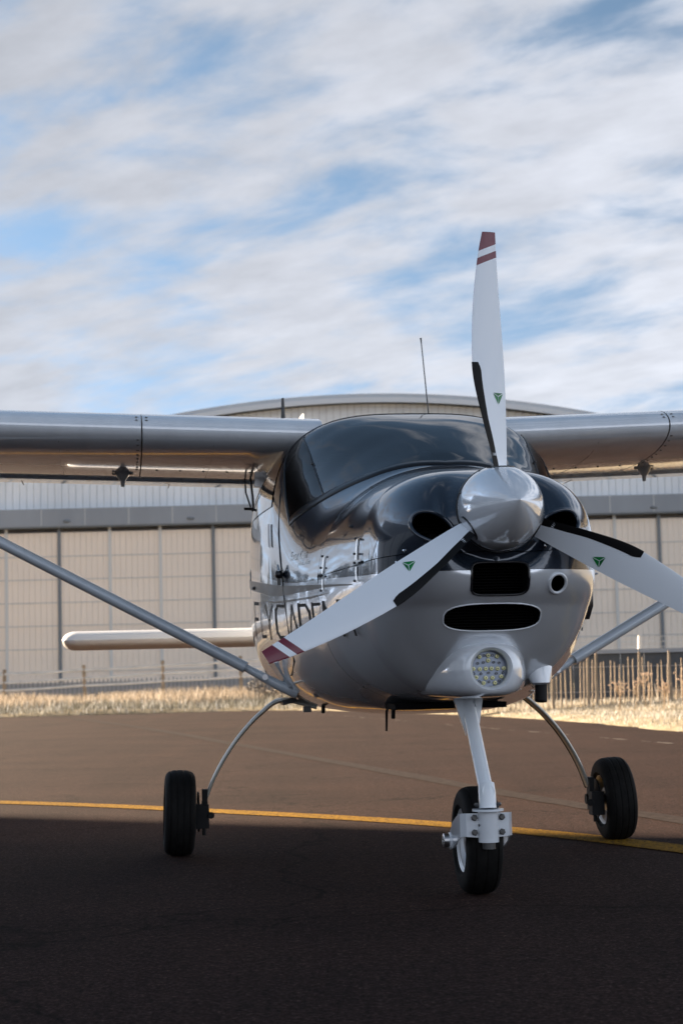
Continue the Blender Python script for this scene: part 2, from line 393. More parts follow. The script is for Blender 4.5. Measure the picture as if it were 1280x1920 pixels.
for i, p in enumerate(EDGE):
    t = (EDGE[min(i+1, len(EDGE)-1)]-EDGE[max(i-1, 0)]).normalized()
    nrm = Vector((-t.y, t.x, 0)); nrm = (nrm*0.35+Vector((.18, 1, 0))*0.65).normalized() if p.x < 3.2 else (nrm*.6+Vector((.9,.5,0))*.4).normalized()
    jit = rnd.uniform(-.06, .06)
    row = []
    for k, o in enumerate(offs):
        q = p+nrm*(o+(jit if k < 2 else 0)); row.append((q.x, q.y, 0.004 if k == 0 else verge_z(q.x, q.y, o)))
    rows.append(row)
tag(MB().grid(rows).obj('grass_verge', M_verge, smooth=180), 'frosty straw coloured grass verge beyond the apron', None, kind='structure')

# grass: blades, one object for each stretch that reads as one mass
def grass_mat(name, stops, trans=0.45):
    m = bpy.data.materials.new(name); m.use_nodes = True; t = m.node_tree; b = t.nodes['Principled BSDF']
    at = t.nodes.new('ShaderNodeAttribute'); at.attribute_name = 'tone'
    c = nramp(t, at.outputs['Fac'], stops)
    t.links.new(c, b.inputs['Base Color']); b.inputs['Roughness'].default_value = 0.8; b.inputs['Specular IOR Level'].default_value = 0.15
    tl = t.nodes.new('ShaderNodeBsdfTranslucent'); t.links.new(c, tl.inputs[0])
    mx = t.nodes.new('ShaderNodeMixShader'); mx.inputs[0].default_value = trans
    o = t.nodes['Material Output']; t.links.new(b.outputs[0], mx.inputs[1]); t.links.new(tl.outputs[0], mx.inputs[2]); t.links.new(mx.outputs[0], o.inputs[0])
    return m
STRAW = [(0, (0.06, 0.05, 0.037)), (0.35, (0.20, 0.165, 0.125)), (0.7, (0.33, 0.285, 0.23)), (1, (0.48, 0.45, 0.41))]
SHADY = [(0, (0.05, 0.05, 0.035)), (0.4, (0.13, 0.125, 0.095)), (0.75, (0.30, 0.30, 0.28)), (1, (0.60, 0.61, 0.62))]  # darker frosted tones, the shade at the verge's foot put into the colour
FROST = [(0, (0.08, 0.08, 0.06)), (0.35, (0.24, 0.225, 0.18)), (0.7, (0.43, 0.41, 0.37)), (1, (0.60, 0.60, 0.60))]
M_straw = grass_mat('dry_grass_blade', STRAW); M_frostg = grass_mat('frosted_grass_blade', FROST); M_shady = grass_mat('shaded_frosted_blade', SHADY, .2)
def grass(name, pts, hfun, wfun, m, label, lean=0.35, seed=1):
    g = np.random.default_rng(seed); n = len(pts)
    P = np.array([(p[0], p[1], p[2]) for p in pts]); H = np.array([hfun(p)*g.uniform(.55, 1.25) for p in pts]); W = np.array([wfun(p) for p in pts])*g.uniform(.6, 1.4, n)
    az = g.uniform(0, 2*PI, n); d = np.stack([np.cos(az), np.sin(az), 0*az], 1); s = np.stack([-np.sin(az), np.cos(az), 0*az], 1)
    ln = g.uniform(.05, lean*2, n)*H
    up = np.array([0, 0, 1.0])
    b0 = P-s*W[:,None]/2; b1 = P+s*W[:,None]/2
    mid = P+up*(H*.6)[:,None]+d*(ln*.4)[:,None]; m0 = mid-s*W[:,None]*.38; m1 = mid+s*W[:,None]*.38
    tip = P+up*(H*.97)[:,None]+d*ln[:,None]
    V = np.stack([b0, b1, m1, m0, tip], 1).reshape(-1, 3); i = np.arange(n)*5
    F = [(a, a+1, a+2, a+3) for a in i]+[(a+3, a+2, a+4) for a in i]
    me = bpy.data.meshes.new(name); me.from_pydata(V.tolist(), [], F)
    tone = np.clip(g.normal(.5, .25, n), 0, 1); at = me.attributes.new('tone', 'FLOAT', 'POINT'); at.data.foreach_set('value', np.repeat(tone, 5).astype(np.float32))
    me.materials.append(m); me.update()
    return tag(link(name, me), label, 'grass', kind='stuff')
EA = np.array([(p.x, p.y) for p in EDGE])
def edge_dist_np(P):
    A, B = EA[:-1], EA[1:]; D = B-A; L2 = (D**2).sum(1)
    rel = P[:,None,:]-A[None]; t = np.clip((rel*D[None]).sum(2)/L2, 0, 1); q = rel-D[None]*t[...,None]; d2 = (q**2).sum(2); i = d2.argmin(1); k = np.arange(len(P))
    cr = D[i,0]*rel[k,i,1]-D[i,1]*rel[k,i,0]
    return np.where(cr > 0, 1, -1)*np.sqrt(d2[k,i])
def scatter(n, xr, yr, dmin, dmax, seed, clump=0.0):
    g = np.random.default_rng(seed); ph = g.uniform(0, 6, 2); out = []
    while len(out) < n:
        P = np.stack([g.uniform(*xr, 6000), g.uniform(*yr, 6000)], 1); d = edge_dist_np(P)
        x, y = P[:,0], P[:,1]
        keep = (d > dmin) & (d < dmax) & ~(g.random(6000) < clump*(.5+.25*np.sin(x*2.1+ph[0]+y*.6)+.25*np.sin(x*.9-y*1.7+ph[1])))
        out += [(a, b, verge_z(a, b, c)-.02, c) for a, b, c in zip(x[keep].tolist(), y[keep].tolist(), d[keep].tolist())]
    return out[:n]
grass('tall_grass', scatter(30000, (-15, 3), (40, 50), 2.6, 14, 3, .9), lambda p: .38*(0.75+.35*math.sin(p[0]*1.7+p[1])*math.sin(p[0]*.63+1)), lambda p: .013, M_straw, 'tall dry straw grass in front of the rail fence', seed=1)
grass('frosted_edge_grass', scatter(16000, (-15, 4), (34, 44), .0, 4.0, 5), lambda p: .13+.10*min(1, p[3]/3), lambda p: .013, M_shady, 'short frosted grass along the far apron edge, coloured dark as in shade', seed=2)
grass('pale_turf', scatter(30000, (2.4, 10), (16, 34), .0, 6.5, 8), lambda p: .08+.012*p[3], lambda p: .009, M_frostg, 'short pale sunlit turf right of the aircraft', seed=3, lean=.6)
grass('tall_grass', scatter(8000, (1.5, 12), (25, 36), 3.2, 8.5, 9, .9), lambda p: .30, lambda p: .009, M_straw, 'dry straw tufts at the foot of the paling fence', seed=4)
# weeds with seed heads in front of the paling fence
def weed(x, y, z, h, seed):
    g = random.Random(seed); w = MB()
    top = Vector((x+g.uniform(-.08, .08), y, z+h)); base = Vector((x, y, z))
    w.tube([base, base.lerp(top, .5)+Vector((g.uniform(-.02,.02),0,0)), top], [.006, .005, .003], 5)
    hd = MB()
    for k in range(g.randint(5, 8)):
        p0 = base.lerp(top, g.uniform(.55, .9)); p1 = p0+Vector((g.uniform(-.12, .12), g.uniform(-.1, .1), g.uniform(.05, .14)))
        w.tube([p0, p1], [.003, .002], 4)
        for q in range(5): hd.ball((p1.x+g.uniform(-.02,.02), p1.y+g.uniform(-.02,.02), p1.z+g.uniform(-.008,.012)), g.uniform(.006, .012), 6)
    for q in range(5): hd.ball((top.x+g.uniform(-.025,.025), top.y+g.uniform(-.02,.02), top.z+g.uniform(-.01,.015)), g.uniform(.007, .012), 6)
    return w, hd
M_stem = mat('dry_stem', (0.34, 0.24, 0.14), 0.8); M_head = mat('dry_seed_head', (0.40, 0.30, 0.22), 0.9)
for k in range(22):
    x = 3.9+k*.125+rnd.uniform(-.05, .05); y = 26.2+rnd.uniform(-.8, .8); h = rnd.uniform(.35, .62)
    d = edge_dist(x, y); z = verge_z(x, y, d)-.02
    e = empty('seed_head_weed', (0,0,0)); s_, h_ = weed(x, y, z, h, k)
    tag(e, 'dry brown seed head weed standing before the paling fence', 'weed', 'seed head weeds at the paling fence')
    s_.obj('stem', M_stem, e); h_.obj('seed_head', M_head, e)['kind'] = 'stuff'

# ------------------------------------------------------------------ hangar behind
HY = 60.0
def wallmat(name, c, rough=.45):
    def f(t, b):
        n = nnoise(t, .5, 4, .6, stretch=(1, 1, .35)); 
        t.links.new(nramp(t, n, [(.3, tuple(x*.88 for x in c)), (.7, tuple(min(1, x*1.08) for x in c))]), b.inputs['Base Color'])
    return mat(name, c, rough, spec=.4, build=f)
M_door = wallmat('cream_door_cladding', (0.90, 0.785, 0.665)); M_upper = wallmat('pale_upper_cladding', (0.80, 0.84, 0.87))
M_beam = wallmat('slate_beam', (0.29, 0.315, 0.345)); M_mull = mat('dark_mullion', (0.17, 0.19, 0.21), .5)
M_mull2 = mat('grey_mullion', (0.62, 0.62, 0.60), .5); M_roof = wallmat('grey_roof_sheet', (0.50, 0.54, 0.58))
M_girt = mat('girt_grey', (0.60, 0.57, 0.53), .6); M_back = mat('hangar_dark_backing', (0.34, 0.33, 0.32), .8)
hg = empty('hangar', (0, HY, 0))
tag(hg, 'large arched hangar with cream sliding doors and pale upper cladding', 'hangar')
def arch(x): return 10.01-.01365*(x-.75)**2
HX0, HX1 = -15.5, 17.0
# shell behind the cladding
mb = MB()
mb.box((.75, 20.2, 3.1), (HX1-HX0, 39.6, 6.2))
mb.obj('wall', M_back, hg, smooth=0)
mb = MB(); xsn = [HX0+(HX1-HX0)*i/48 for i in range(49)]
mb.rings([[(x, .30, 6.0) , (x, 40, 6.0), (x, 40, arch(x)-.26), (x, .30, arch(x)-.26)] for x in xsn])
mb.obj('gable_wall', M_back, hg, smooth=0)
mb = MB(); mb.rings([[(x, -.35, arch(x)-.22), (x, 40.3, arch(x)-.22), (x, 40.3, arch(x)), (x, -.35, arch(x))] for x in xsn])
rf = mb.obj('roof', M_roof, hg, smooth=30)
mb = MB(); mb.rings([[(x, -.42, arch(x)-.30), (x, -.353, arch(x)-.30), (x, -.353, arch(x)-.13), (x, -.42, arch(x)-.13)] for x in xsn])
mb.obj('roof_edge_trim', mat('pale_trim', (.62, .66, .70), .4), rf, smooth=30)
# door cladding strips (one mesh shared) and upper strips (height follows the arch)
SP = .19
st = MB().box((0, 0, 2.78), (SP-.007, .05, 5.0)); st_me = st.mesh('cladding_strip', M_door, smooth=0)
nst = 0
x = -13.0
while x < 13.0:
    o = link('cladding_strip', st_me, hg); o.location = (x, .02+.004*rnd.random(), .35); x += SP
for sx0, sx1 in ((HX0, -13.1), (13.1, HX1)):
    MB().box(((sx0+sx1)/2, .02, 3.1), (sx1-sx0, .05, 5.4)).obj('side_panel', M_door, hg, smooth=0)
x = -13.0; USP = .235
while x < 13.0:
    z1 = min(arch(x-USP/2), arch(x+USP/2))-.27
    MB().box((x, .22, (6.3+z1)/2), (USP-.012, .06, z1-6.3)).obj('upper_strip', M_upper, hg, smooth=0); x += USP
MB().box((.75, -.10, 6.10), (HX1-HX0, .62, .58)).obj('beam', M_beam, hg, smooth=0)
bm_ = hg.children[-1]
MB().box((.75, -.12, 5.785), (HX1-HX0, .5, .045)).obj('beam_shadow_strip', M_mull, bm_, smooth=0)  # dark strip standing in for the shadow under the beam
for k in range(-9, 11): MB().box((k*1.45+.2, -.413, 6.10), (.02, .006, .56)).obj('beam_joint', M_mull2, bm_, smooth=0)
for xx in (-9.1, -5.0, -.7, 3.6, 7.0, 10.35):
    MB().ball((xx, -.43, 5.96), .13, 12, sc=(1, .35, .42)).obj('bulkhead_lamp', M_mull, bm_)
for k, xx in enumerate((-14.55, -9.42, -4.29, .75, 5.72, 10.55, 15.3)):
    MB().box((xx, -.03, 2.9), (.10, .10, 5.75)).obj('door_post', M_mull, hg, smooth=0)
    for j in ((1, 2) if xx < 13 else ()): MB().box((xx+j*1.68, -.012, 2.9), (.10, .07, 5.75)).obj('door_stile', M_mull2, hg, smooth=0)
for z in (1.0, 1.75, 2.52, 3.29, 4.06, 4.83): MB().box((.75, -.014, z), (HX1-HX0, .03, .035)).obj('girt', M_girt, hg, smooth=0)
MB().box((.75, -.05, .32), (HX1-HX0, .12, .64)).obj('base_band', M_back, hg, smooth=0)  # darker band along the foot of the doors
# distant mast tips on the roof
MB().cyl((.4, 12, 9.6), (.4, 12, 11.4), .03).obj('roof_mast', M_mull2, hg)
MB().cyl((1.9, 12, 9.6), (1.9, 12, 11.6), .05).obj('roof_mast', M_mull2, hg)

# second hangar, out of frame to the left: throws the shade on the near apron
u = Vector((math.sin(SUN_AZ), math.cos(SUN_AZ), 0)); v = Vector((-u.y, u.x, 0))
E0 = Vector((-.40, 9.22, 0))+u*44
if v.y > 0: v = -v
h2 = empty('hangar', E0); h2.rotation_euler = (0, 0, math.atan2(v.y, v.x))
tag(h2, 'tall grey hangar beyond the left edge, its shadow lying over the near apron', 'hangar')
# local x runs along the facade towards the camera side, local -y or +y away
sgn = 1 if Vector((-v.y, v.x, 0)).dot(u) > 0 else -1
mb = MB(); mb.rings([[(q, sgn*0, 0), (q, sgn*24, 0), (q, sgn*24, 18.5), (q, sgn*12, 21.0), (q, sgn*0, 18.5)] for q in (0, 46)])
mb.obj('wall', M_beam, h2, smooth=0)
mb = MB(); mb.rings([[(q, -sgn*.3, 18.55), (q, sgn*12, 21.25), (q, sgn*24.3, 18.55), (q, sgn*24.3, 18.7), (q, sgn*12, 21.45), (q, -sgn*.3, 18.7)] for q in (0.05, 46.2)])
mb.obj('roof', M_roof, h2, smooth=0)
for k in range(5): MB().box((5+k*9, -sgn*.05, 4.5), (7.6, .12, 9)).obj('door', M_mull2, h2, smooth=0)

# ------------------------------------------------------------------ fences
M_wood = mat('weathered_wood', (.30, .235, .165), .85, build=var((.30, .235, .165), .3, 6)); M_rail = mat('pale_rail', (.68, .65, .60), .7, build=var((.68, .65, .60), .15, 4))
M_wire = mat('fence_wire', (.35, .36, .37), .5); M_slate = mat('slate_boards', (.060, .068, .078), .7, build=var((.06, .068, .078), .25, 2))
FY = 50.0
f1 = empty('rail_fence', (-6, FY, 0)); tag(f1, 'pale post and rail fence before the hangar doors, left of the aircraft', 'fence')
def ftop(x): return 1.015+.034*(x+9.4)
posts = [-13.85, -11.6, -9.41, -7.20, -5.03, -2.88, -.7, 1.5, 3.7]
for x in posts:
    mb = MB(); mb.box((x+6, 0, ftop(x)/2+.02), (.075+rnd.uniform(0,.02), .08, ftop(x)+.04), rot=Matrix.Rotation(rnd.uniform(-.03, .03), 3, 'Y'))
    mb.obj('post', M_wood, f1, bevel=.008)
for dz in (.10, .32, .53):
    for i in range(len(posts)-1):
        a, b = posts[i], posts[i+1]
        mb = MB(); mb.tube([(a+6.02, -.06, ftop(a)-dz+rnd.uniform(-.01,.01)), ((a+b)/2+6, -.06, (ftop(a)+ftop(b))/2-dz-.012), (b+5.98, -.06, ftop(b)-dz+rnd.uniform(-.01,.01))], .032, 6, flat=(.45, 1.0), up=(0,0,1))
        mb.obj('rail', M_rail, f1)
f2 = empty('mesh_fence', (-6, 54, 0)); tag(f2, 'low dark picket mesh fence at the foot of the hangar doors', 'fence')
pk = MB().box((0, 0, .36), (.03, .02, .72)).mesh('picket', mat('grey_picket', (.20, .20, .20), .7), smooth=0)
for k in range(130):
    o = link('picket', pk, f2); o.location = (-8.5+k*.13, 0, 0.02*rnd.random()); o.rotation_euler = (0, rnd.uniform(-.02, .02), 0)
for z in (.2, .64): MB().box((0, .02, z), (17.4, .02, .03)).obj('fence_wire', M_wire, f2, smooth=0)

f3 = empty('paling_fence', (5, 29.3, 0)); tag(f3, 'split wood paling fence with uneven pales, right of the aircraft', 'fence')
x = -3.4
while x < 4.2:
    w = rnd.uniform(.011, .024); h = rnd.uniform(.72, .86); zb = .05
    if rnd.random() < .1: w = .05; h = .93
    if not rnd.random() < .06:
        tl = rnd.uniform(-.03, .03); mb = MB()
        mb.rings([[(x-w/2+tl*z, -.012, z), (x+w/2+tl*z, -.012, z), (x+w/2+tl*z, .012, z), (x-w/2+tl*z, .012, z)] for z in (zb, zb+h*.5)]+[[(x-w*.3+tl*h, -.008, zb+h), (x+w*.3+tl*h, -.008, zb+h), (x+w*.3+tl*h, .008, zb+h), (x-w*.3+tl*h, .008, zb+h)]])
        mb.obj('pale', M_wood, f3, smooth=0)
    x += rnd.uniform(.06, .09)
for z in (.35, .75): MB().tube([(-3.5, .02, z), (0, .025, z-.01), (4.3, .02, z)], .004, 5).obj('wire', M_wire, f3)
f4 = empty('board_wall', (5.6, 32.2, 0)); tag(f4, 'dark slate board wall with a pale capping behind the paling fence', 'wall')
for k in range(26): MB().box((-2.6+k*.42, rnd.uniform(0, .01), .50), (.408, .04, .96)).obj('board', M_slate, f4, smooth=0)
MB().box((2.6, -.01, 1.01), (10.9, .16, .07)).obj('capping', M_beam, f4, bevel=.01)
def wirefence():
    e = empty('wire_fence', (6, 35, 0)); tag(e, 'leaning wooden posts with thin wires above the board wall', 'fence')
    for i, (x, tl) in enumerate(((-1.9, .0), (-.45, .25), (1.2, .05), (3.0, -.05), (5.0, .04))):
        MB().tube([(x, 0, 0), (x+tl*.5, 0, .8), (x+tl*.62, 0, 1.33)], .035, 8).obj('post', M_rail, e)
    for z in (1.12, 1.22, 1.32): MB().tube([(-3, -.04, z), (1, -.04, z-.015), (6, -.04, z)], .006, 5).obj('wire', M_rail, e)
wirefence()
# rounded frosted bush at the left end, beside the aircraft's right wheel leg
def leaf_cloud(mb, c, r, n, seed, size=.03):
    g = random.Random(seed)
    for _ in range(n):
        d = Vector((g.gauss(0,1), g.gauss(0,1), g.gauss(0,1))).normalized()*(g.uniform(.35, 1)**.6)
        p = Vector((c[0]+d.x*r[0], c[1]+d.y*r[1], c[2]+d.z*r[2])); a = Vector((g.gauss(0,1), g.gauss(0,1), g.gauss(0,1))).normalized(); b = a.orthogonal().normalized()
        s = size*g.uniform(.5, 1.4); cc = a.cross(b)
        mb.add([p-b*s*.5, p+cc*s, p+b*s*.5, p-cc*s], [(0,1,2,3)])
M_bush = mat('frosted_leaf', (.16, .15, .14), .8, build=var((.17, .16, .15), .5, 5))
bu = empty('bush', (-1.75, 41.5, .1)); tag(bu, 'small grey frosted bush in the grass by the hangar fence', 'bush')
mb = MB(); leaf_cloud(mb, (0,0,.36), (.52,.4,.34), 1500, 3, .035); mb.obj('crown', M_bush, bu, smooth=0, recalc=False)
mb = MB(); [mb.tube([(0,0,0), (.3*math.cos(k), .2*math.sin(k), .5)], [.02, .006], 5) for k in range(6)]; mb.obj('stem', M_stem, bu)

# trees far left (seen in the reflections on the flank)
M_bark = mat('bark', (.06, .05, .04), .9); M_leaf = mat('dark_foliage', (.045, .050, .028), .85, build=var((.045, .05, .028), .4, 3))
tree_protos = []
def make_tree(seed):
    g = random.Random(seed); tr = MB(); cr = MB(); H = g.uniform(6.0, 7.6)
    tr.tube([(0,0,0), (.1,0,H*.4), (.05,.1,H*.85)], [.24, .16, .05], 8)
    for k in range(9):
        z = H*g.uniform(.3, .85); a = g.uniform(0, 6.28); L = H*.28*g.uniform(.7, 1.1)*(1.15-z/H); q = (L*math.cos(a), L*math.sin(a), z+L*.5)
        tr.tube([(0.05,0,z), (q[0]*.6, q[1]*.6, z+L*.2), q], [.08, .05, .02], 6)
        leaf_cloud(cr, q, (1.1, 1.1, .8), 190, seed*31+k, .17)
    leaf_cloud(cr, (0,0,H*.9), (1.0, 1.0, 1.0), 240, seed*7, .17)
    return tr.mesh('trunk', M_bark), cr.mesh('crown', M_leaf, smooth=0, recalc=False)
for k in range(3): tree_protos.append(make_tree(k+1))
for k in range(26):
    az = R(-13.5-k*1.35); d = 88+rnd.uniform(-7, 9); e = empty('broadleaf_tree', (d*math.sin(az), d*math.cos(az), 0), rnd.uniform(0, 6)); s = rnd.uniform(.8, 1.15); e.scale = (s, s, s)
    tag(e, 'dark broadleaf tree in the row beyond the left edge of the view', 'tree', 'trees in the row far left')
    t_, c_ = tree_protos[k % 3]; link('trunk', t_, e); link('crown', c_, e)

# ------------------------------------------------------------------ the aircraft
# local frame: +Y aft, +X to the image right (the aircraft's left hand), Z up, origin on the ground below the propeller
AC = empty('light_aircraft', (0.4979, 5.649, 0), 0.1253)
tag(AC, 'white and charcoal high wing light aircraft with three blade propeller parked on the apron', 'aircraft')
ST=[#y, w, zt, zm, zb, eu, el
(.395,.385,1.42,1.08,.655,3.0,2.4),
(.60,.432,1.452,1.08,.645,2.6,2.5),
(.86,.483,1.492,1.08,.635,2.05,2.7),
(1.0,.505,1.565,1.09,.622,1.88,2.8),
(1.15,.532,1.64,1.10,.602,1.98,2.9),
(1.30,.556,1.705,1.10,.594,2.3,3.1),
(1.45,.575,1.755,1.10,.587,2.8,3.2),
(1.62,.594,1.79,1.10,.584,3.4,3.2),
(2.2,.614,1.80,1.10,.584,3.6,3.2),
(2.9,.575,1.79,1.10,.62,3.2,2.8),
(3.6,.47,1.66,1.10,.68,2.6,2.5),
(4.6,.27,1.44,1.10,.80,2.2,2.2),
(5.6,.13,1.30,1.10,.92,2.0,2.0),
(6.35,.05,1.2,1.1,1.0,2.0,2.0)]
def make_pchip(xs,ys):
    n=len(xs);h=[xs[i+1]-xs[i] for i in range(n-1)];d=[(ys[i+1]-ys[i])/h[i] for i in range(n-1)]
    m=[0]*n;m[0]=d[0];m[-1]=d[-1]
    for i in range(1,n-1):
        if d[i-1]*d[i]<=0:m[i]=0
        else:
            a=2*h[i]+h[i-1];b=h[i]+2*h[i-1];m[i]=(a+b)/(a/d[i-1]+b/d[i])
    def f(x):
        x=min(max(x,xs[0]),xs[-1]);i=0
        while i<n-2 and x>xs[i+1]:i+=1
        t=(x-xs[i])/h[i]
        return ys[i]*(1+2*t)*(1-t)**2+m[i]*h[i]*t*(1-t)**2+ys[i+1]*t*t*(3-2*t)+m[i+1]*h[i]*t*t*(t-1)
    return f
YS=[s[0] for s in ST]
PF=[make_pchip(YS,[s[k] for s in ST]) for k in range(1,7)]
def sec(y): return [f(y) for f in PF]
def S(y,ph,p=None):
    w,zt,zm,zb,eu,el=p or sec(y)
    s,c=math.sin(ph),math.cos(ph)
    if c>=0: e=eu;z=zm+(zt-zm)*c**(2/e)
    else: e=el;z=zm-(zm-zb)*(-c)**(2/e)
    x=w*abs(s)**(2/e)*(1 if s>=0 else -1)
    return (x,y,z)
def xs(y,z):
    w,zt,zm,zb,eu,el=sec(y)
    if z>=zm: u=min(1,(z-zm)/(zt-zm));e=eu
    else: u=min(1,(zm-z)/(zm-zb));e=el
    return w*max(0,1-u**e)**(1/e)
def phi(y,x,z):
    w,zt,zm,zb,eu,el=sec(y);u=min(1,(z-zm)/(zt-zm))
    xx=min(1,abs(x)/w)
    return math.atan2(xx**(eu/2),max(0,u)**(eu/2))
def nrm(y, z, sx):
    """outward normal on the flank"""
    e = .004; p = lambda a, b: Vector((sx*xs(a, b), a, b))
    n = (p(y+e, z)-p(y-e, z)).cross(p(y, z+e)-p(y, z-e)).normalized()
    return n if n.x*sx > 0 else -n
def on_flank(y, z, sx, off=.002):
    return Vector((sx*xs(y, z), y, z))+nrm(y, z, sx)*off

# --- cowling: closed loft, openings cut, split in an upper and a lower shell
ZC = 1.10
def cowl_point(k, y, ph):
    x, _, z = S(max(y, .395), ph)
    return Vector((x*k, y, ZC+(z-ZC)*k))
def deform(p):
    x, y, z = p
    fade = max(0, min(1, 1-(y-.15)/.6))
    if z < 1.06: y += .72*(1.06-z)*fade*min(1, (1.06-z)/.1)
    f2 = max(0, min(1, 1-(y-.05)/.34))
    for sx in (-1, 1):
        g = math.exp(-((x-sx*.235)/.085)**2-((z-1.215)/.095)**2); y -= .055*g*f2
    r = math.hypot(x, z-1.257)
    if r < .30: y += .035*math.exp(-((r-.165)/.035)**2)*f2*(1 if z > 1.12 else max(0, (z-1.0)/.12))
    return Vector((x, y, z))
NPH = 128; rings = []
for i in range(0, 30):
    k = (i+.4)/30; k = k**.8
    y = .045+.35*(1-(1-k**3)**(1/2.2)); rings.append([deform(cowl_point(k, y, -PI+2*PI*j/NPH)) for j in range(NPH)])
for i in range(0, 22):
    y = .395+(.86-.395)*i/21; rings.append([deform(cowl_point(1, y, -PI+2*PI*j/NPH)) for j in range(NPH)])
cw = MB().rings(rings)
cowl_me = cw.mesh('cowling', [M_fus, M_hole], smooth=0)
tmp = bpy.data.objects.new('cowl_tmp', cowl_me); COL.objects.link(tmp)
bvh = BVHTree.FromPolygons([v.co[:] for v in cowl_me.vertices], [p.vertices[:] for p in cowl_me.polygons])
def face_y(x, z):
    h = bvh.ray_cast(Vector((x, -2, z)), Vector((0, 1, 0))); return h[0].y if h[0] else .4
def face_n(x, z):
    h = bvh.ray_cast(Vector((x, -2, z)), Vector((0, 1, 0))); n = h[1]; return n if n.y < 0 else -n
def superell(cx, cz, a, b, e, tilt=0, n=40):
    out = []
    for i in range(n):
        t = 2*PI*i/n; c, s = math.cos(t), math.sin(t)
        u = a*abs(c)**(2/e)*(1 if c >= 0 else -1); w = b*abs(s)**(2/e)*(1 if s >= 0 else -1)
        out.append((cx+u*math.cos(tilt)-w*math.sin(tilt), cz+u*math.sin(tilt)+w*math.cos(tilt)))
    return out
OPEN = {'cheek_l': (superell(-.205, 1.205, .070, .046, 2.2, -.42), .32), 'cheek_r': (superell(.205, 1.205, .070, .046, 2.2, .42), .32),
        'rect': (superell(.006, 1.040, .093, .052, 5.5), .26), 'oval': (superell(0, .920, .160, .043, 2.9), .34), 'duct': (superell(.197, 1.022, .0255, .0255, 2), .40)}
cut = MB()
for nm, (o, d) in OPEN.items(): cut.rings([[(x, -.3, z) for x, z in o], [(x, d, z) for x, z in o]])
cut_me = cut.mesh('cut', [M_fus, M_hole], smooth=0); cut_me.polygons.foreach_set('material_index', [1]*len(cut_me.polygons))
co = bpy.data.objects.new('cut_tmp', cut_me); COL.objects.link(co)
md = tmp.modifiers.new('b', 'BOOLEAN'); md.object = co; md.operation = 'DIFFERENCE'; md.solver = 'EXACT'
bpy.context.view_layer.update()
dg = bpy.context.evaluated_depsgraph_get(); res = bpy.data.meshes.new_from_object(tmp.evaluated_get(dg))
bpy.data.objects.remove(tmp); bpy.data.objects.remove(co)
SPL = (Vector((0, .0, 1.128)), Vector((0, .035, 1)).normalized())
for nm, clear in (('upper_cowling', 'lo'), ('lower_cowling', 'hi')):
    b = bmesh.new(); b.from_mesh(res)
    bmesh.ops.bisect_plane(b, geom=b.verts[:]+b.edges[:]+b.faces[:], plane_co=SPL[0]+Vector((0,0,.0012 if clear == 'lo' else -.0012)), plane_no=SPL[1], clear_outer=(clear == 'hi'), clear_inner=(clear == 'lo'))
    me = bpy.data.meshes.new(nm); b.to_mesh(me); b.free()
    me.materials.append(M_fus); me.materials.append(M_hole); finish(me, 32)
    o = link(nm, me, AC)
    if nm == 'upper_cowling': UP = o
    else: LO = o
# rounded lips round the openings
def lip(o, r, m, parent, name='inlet_lip', inset=0.0):
    pts = []
    for x, z in o:
        pts.append(Vector((x, face_y(x, z)+inset, z)))
    n = len(pts); rg = []
    for i, p in enumerate(pts):
        t = (pts[(i+1) % n]-pts[i-1]).normalized(); a = Vector((0,1,0)); a = (a-t*a.dot(t)).normalized(); b2 = t.cross(a)
        rg.append([p+(a*math.cos(2*PI*k/8)+b2*math.sin(2*PI*k/8))*r for k in range(8)])
    rg.append(rg[0]); MB().rings(rg, False, False).obj(name, m, parent, smooth=180)
lip(OPEN['cheek_l'][0], .007, M_dark, UP); lip(OPEN['cheek_r'][0], .007, M_dark, UP)
lip([q for q in OPEN['oval'][0]], .0026, M_white, LO)
lip([q for q in OPEN['rect'][0]], .004, M_gasket, LO)
lip(superell(.197, 1.022, .0295, .0295, 2), .0055, M_white, LO, 'duct_rim', -.002)
# radiator cores deep in the openings
mb = MB()
for k in range(11): mb.box((0.006, .16, .995+k*.009), (.178, .05, .0022))
mb.box((0.006, .20, 1.04), (.18, .02, .1)); mb.obj('radiator', M_fin, LO, smooth=0)
mb = MB()
for k in range(9): mb.box((0, .235, .885+k*.009), (.30, .05, .0022))
mb.box((0, .27, .92), (.31, .02, .085)); mb.obj('radiator', M_fin, LO, smooth=0)
for sx in (-1, 1):
    mb = MB()
    for k in range(7): mb.box((sx*.205, .24, 1.17+k*.011), (.11, .04, .003))
    mb.cyl((sx*.19, .17, 1.18), (sx*.19, .3, 1.18), .014); mb.obj('cylinder_baffle', M_fin, UP)
# --- fuselage: shell with the windscreen opening
base = [(.885, 0.0), (.905, phi(.905, .09, 1.497)), (.965, phi(.965, .26, 1.467)), (1.03, phi(1.03, .345, 1.438)), (1.11, phi(1.11, .421, 1.402)), (1.22, phi(1.22, .487, 1.358)), (1.315, phi(1.315, .534, 1.32))]
base.sort(key=lambda q: q[1])
yb_f = make_pchip([q[1] for q in base], [q[0] for q in base]); PHC = base[-1][1]
yt_f = make_pchip([0, PHC*.25, PHC*.45, PHC*.62, PHC*.8, PHC*.93, PHC], [1.60, 1.62, 1.66, 1.66, 1.56, 1.43, 1.318])
phs = [PHC*i/30 for i in range(-30, 31)]; rest = [PHC+(2*PI-2*PHC)*i/84 for i in range(1, 84)]
full = phs+rest+[phs[0]+2*PI]
def ybx(p): return yb_f(abs(p)) if abs(p) <= PHC else 1.3165
def ytx(p): return yt_f(abs(p)) if abs(p) <= PHC else 1.3165
fb = MB()
fb.grid([[S(lerp(.863, ybx(p), i/16), p) for p in full] for i in range(17)])
fb.grid([[S(ytx(p)+(6.35-ytx(p))*(i/70)**1.5, p) for p in full] for i in range(71)])
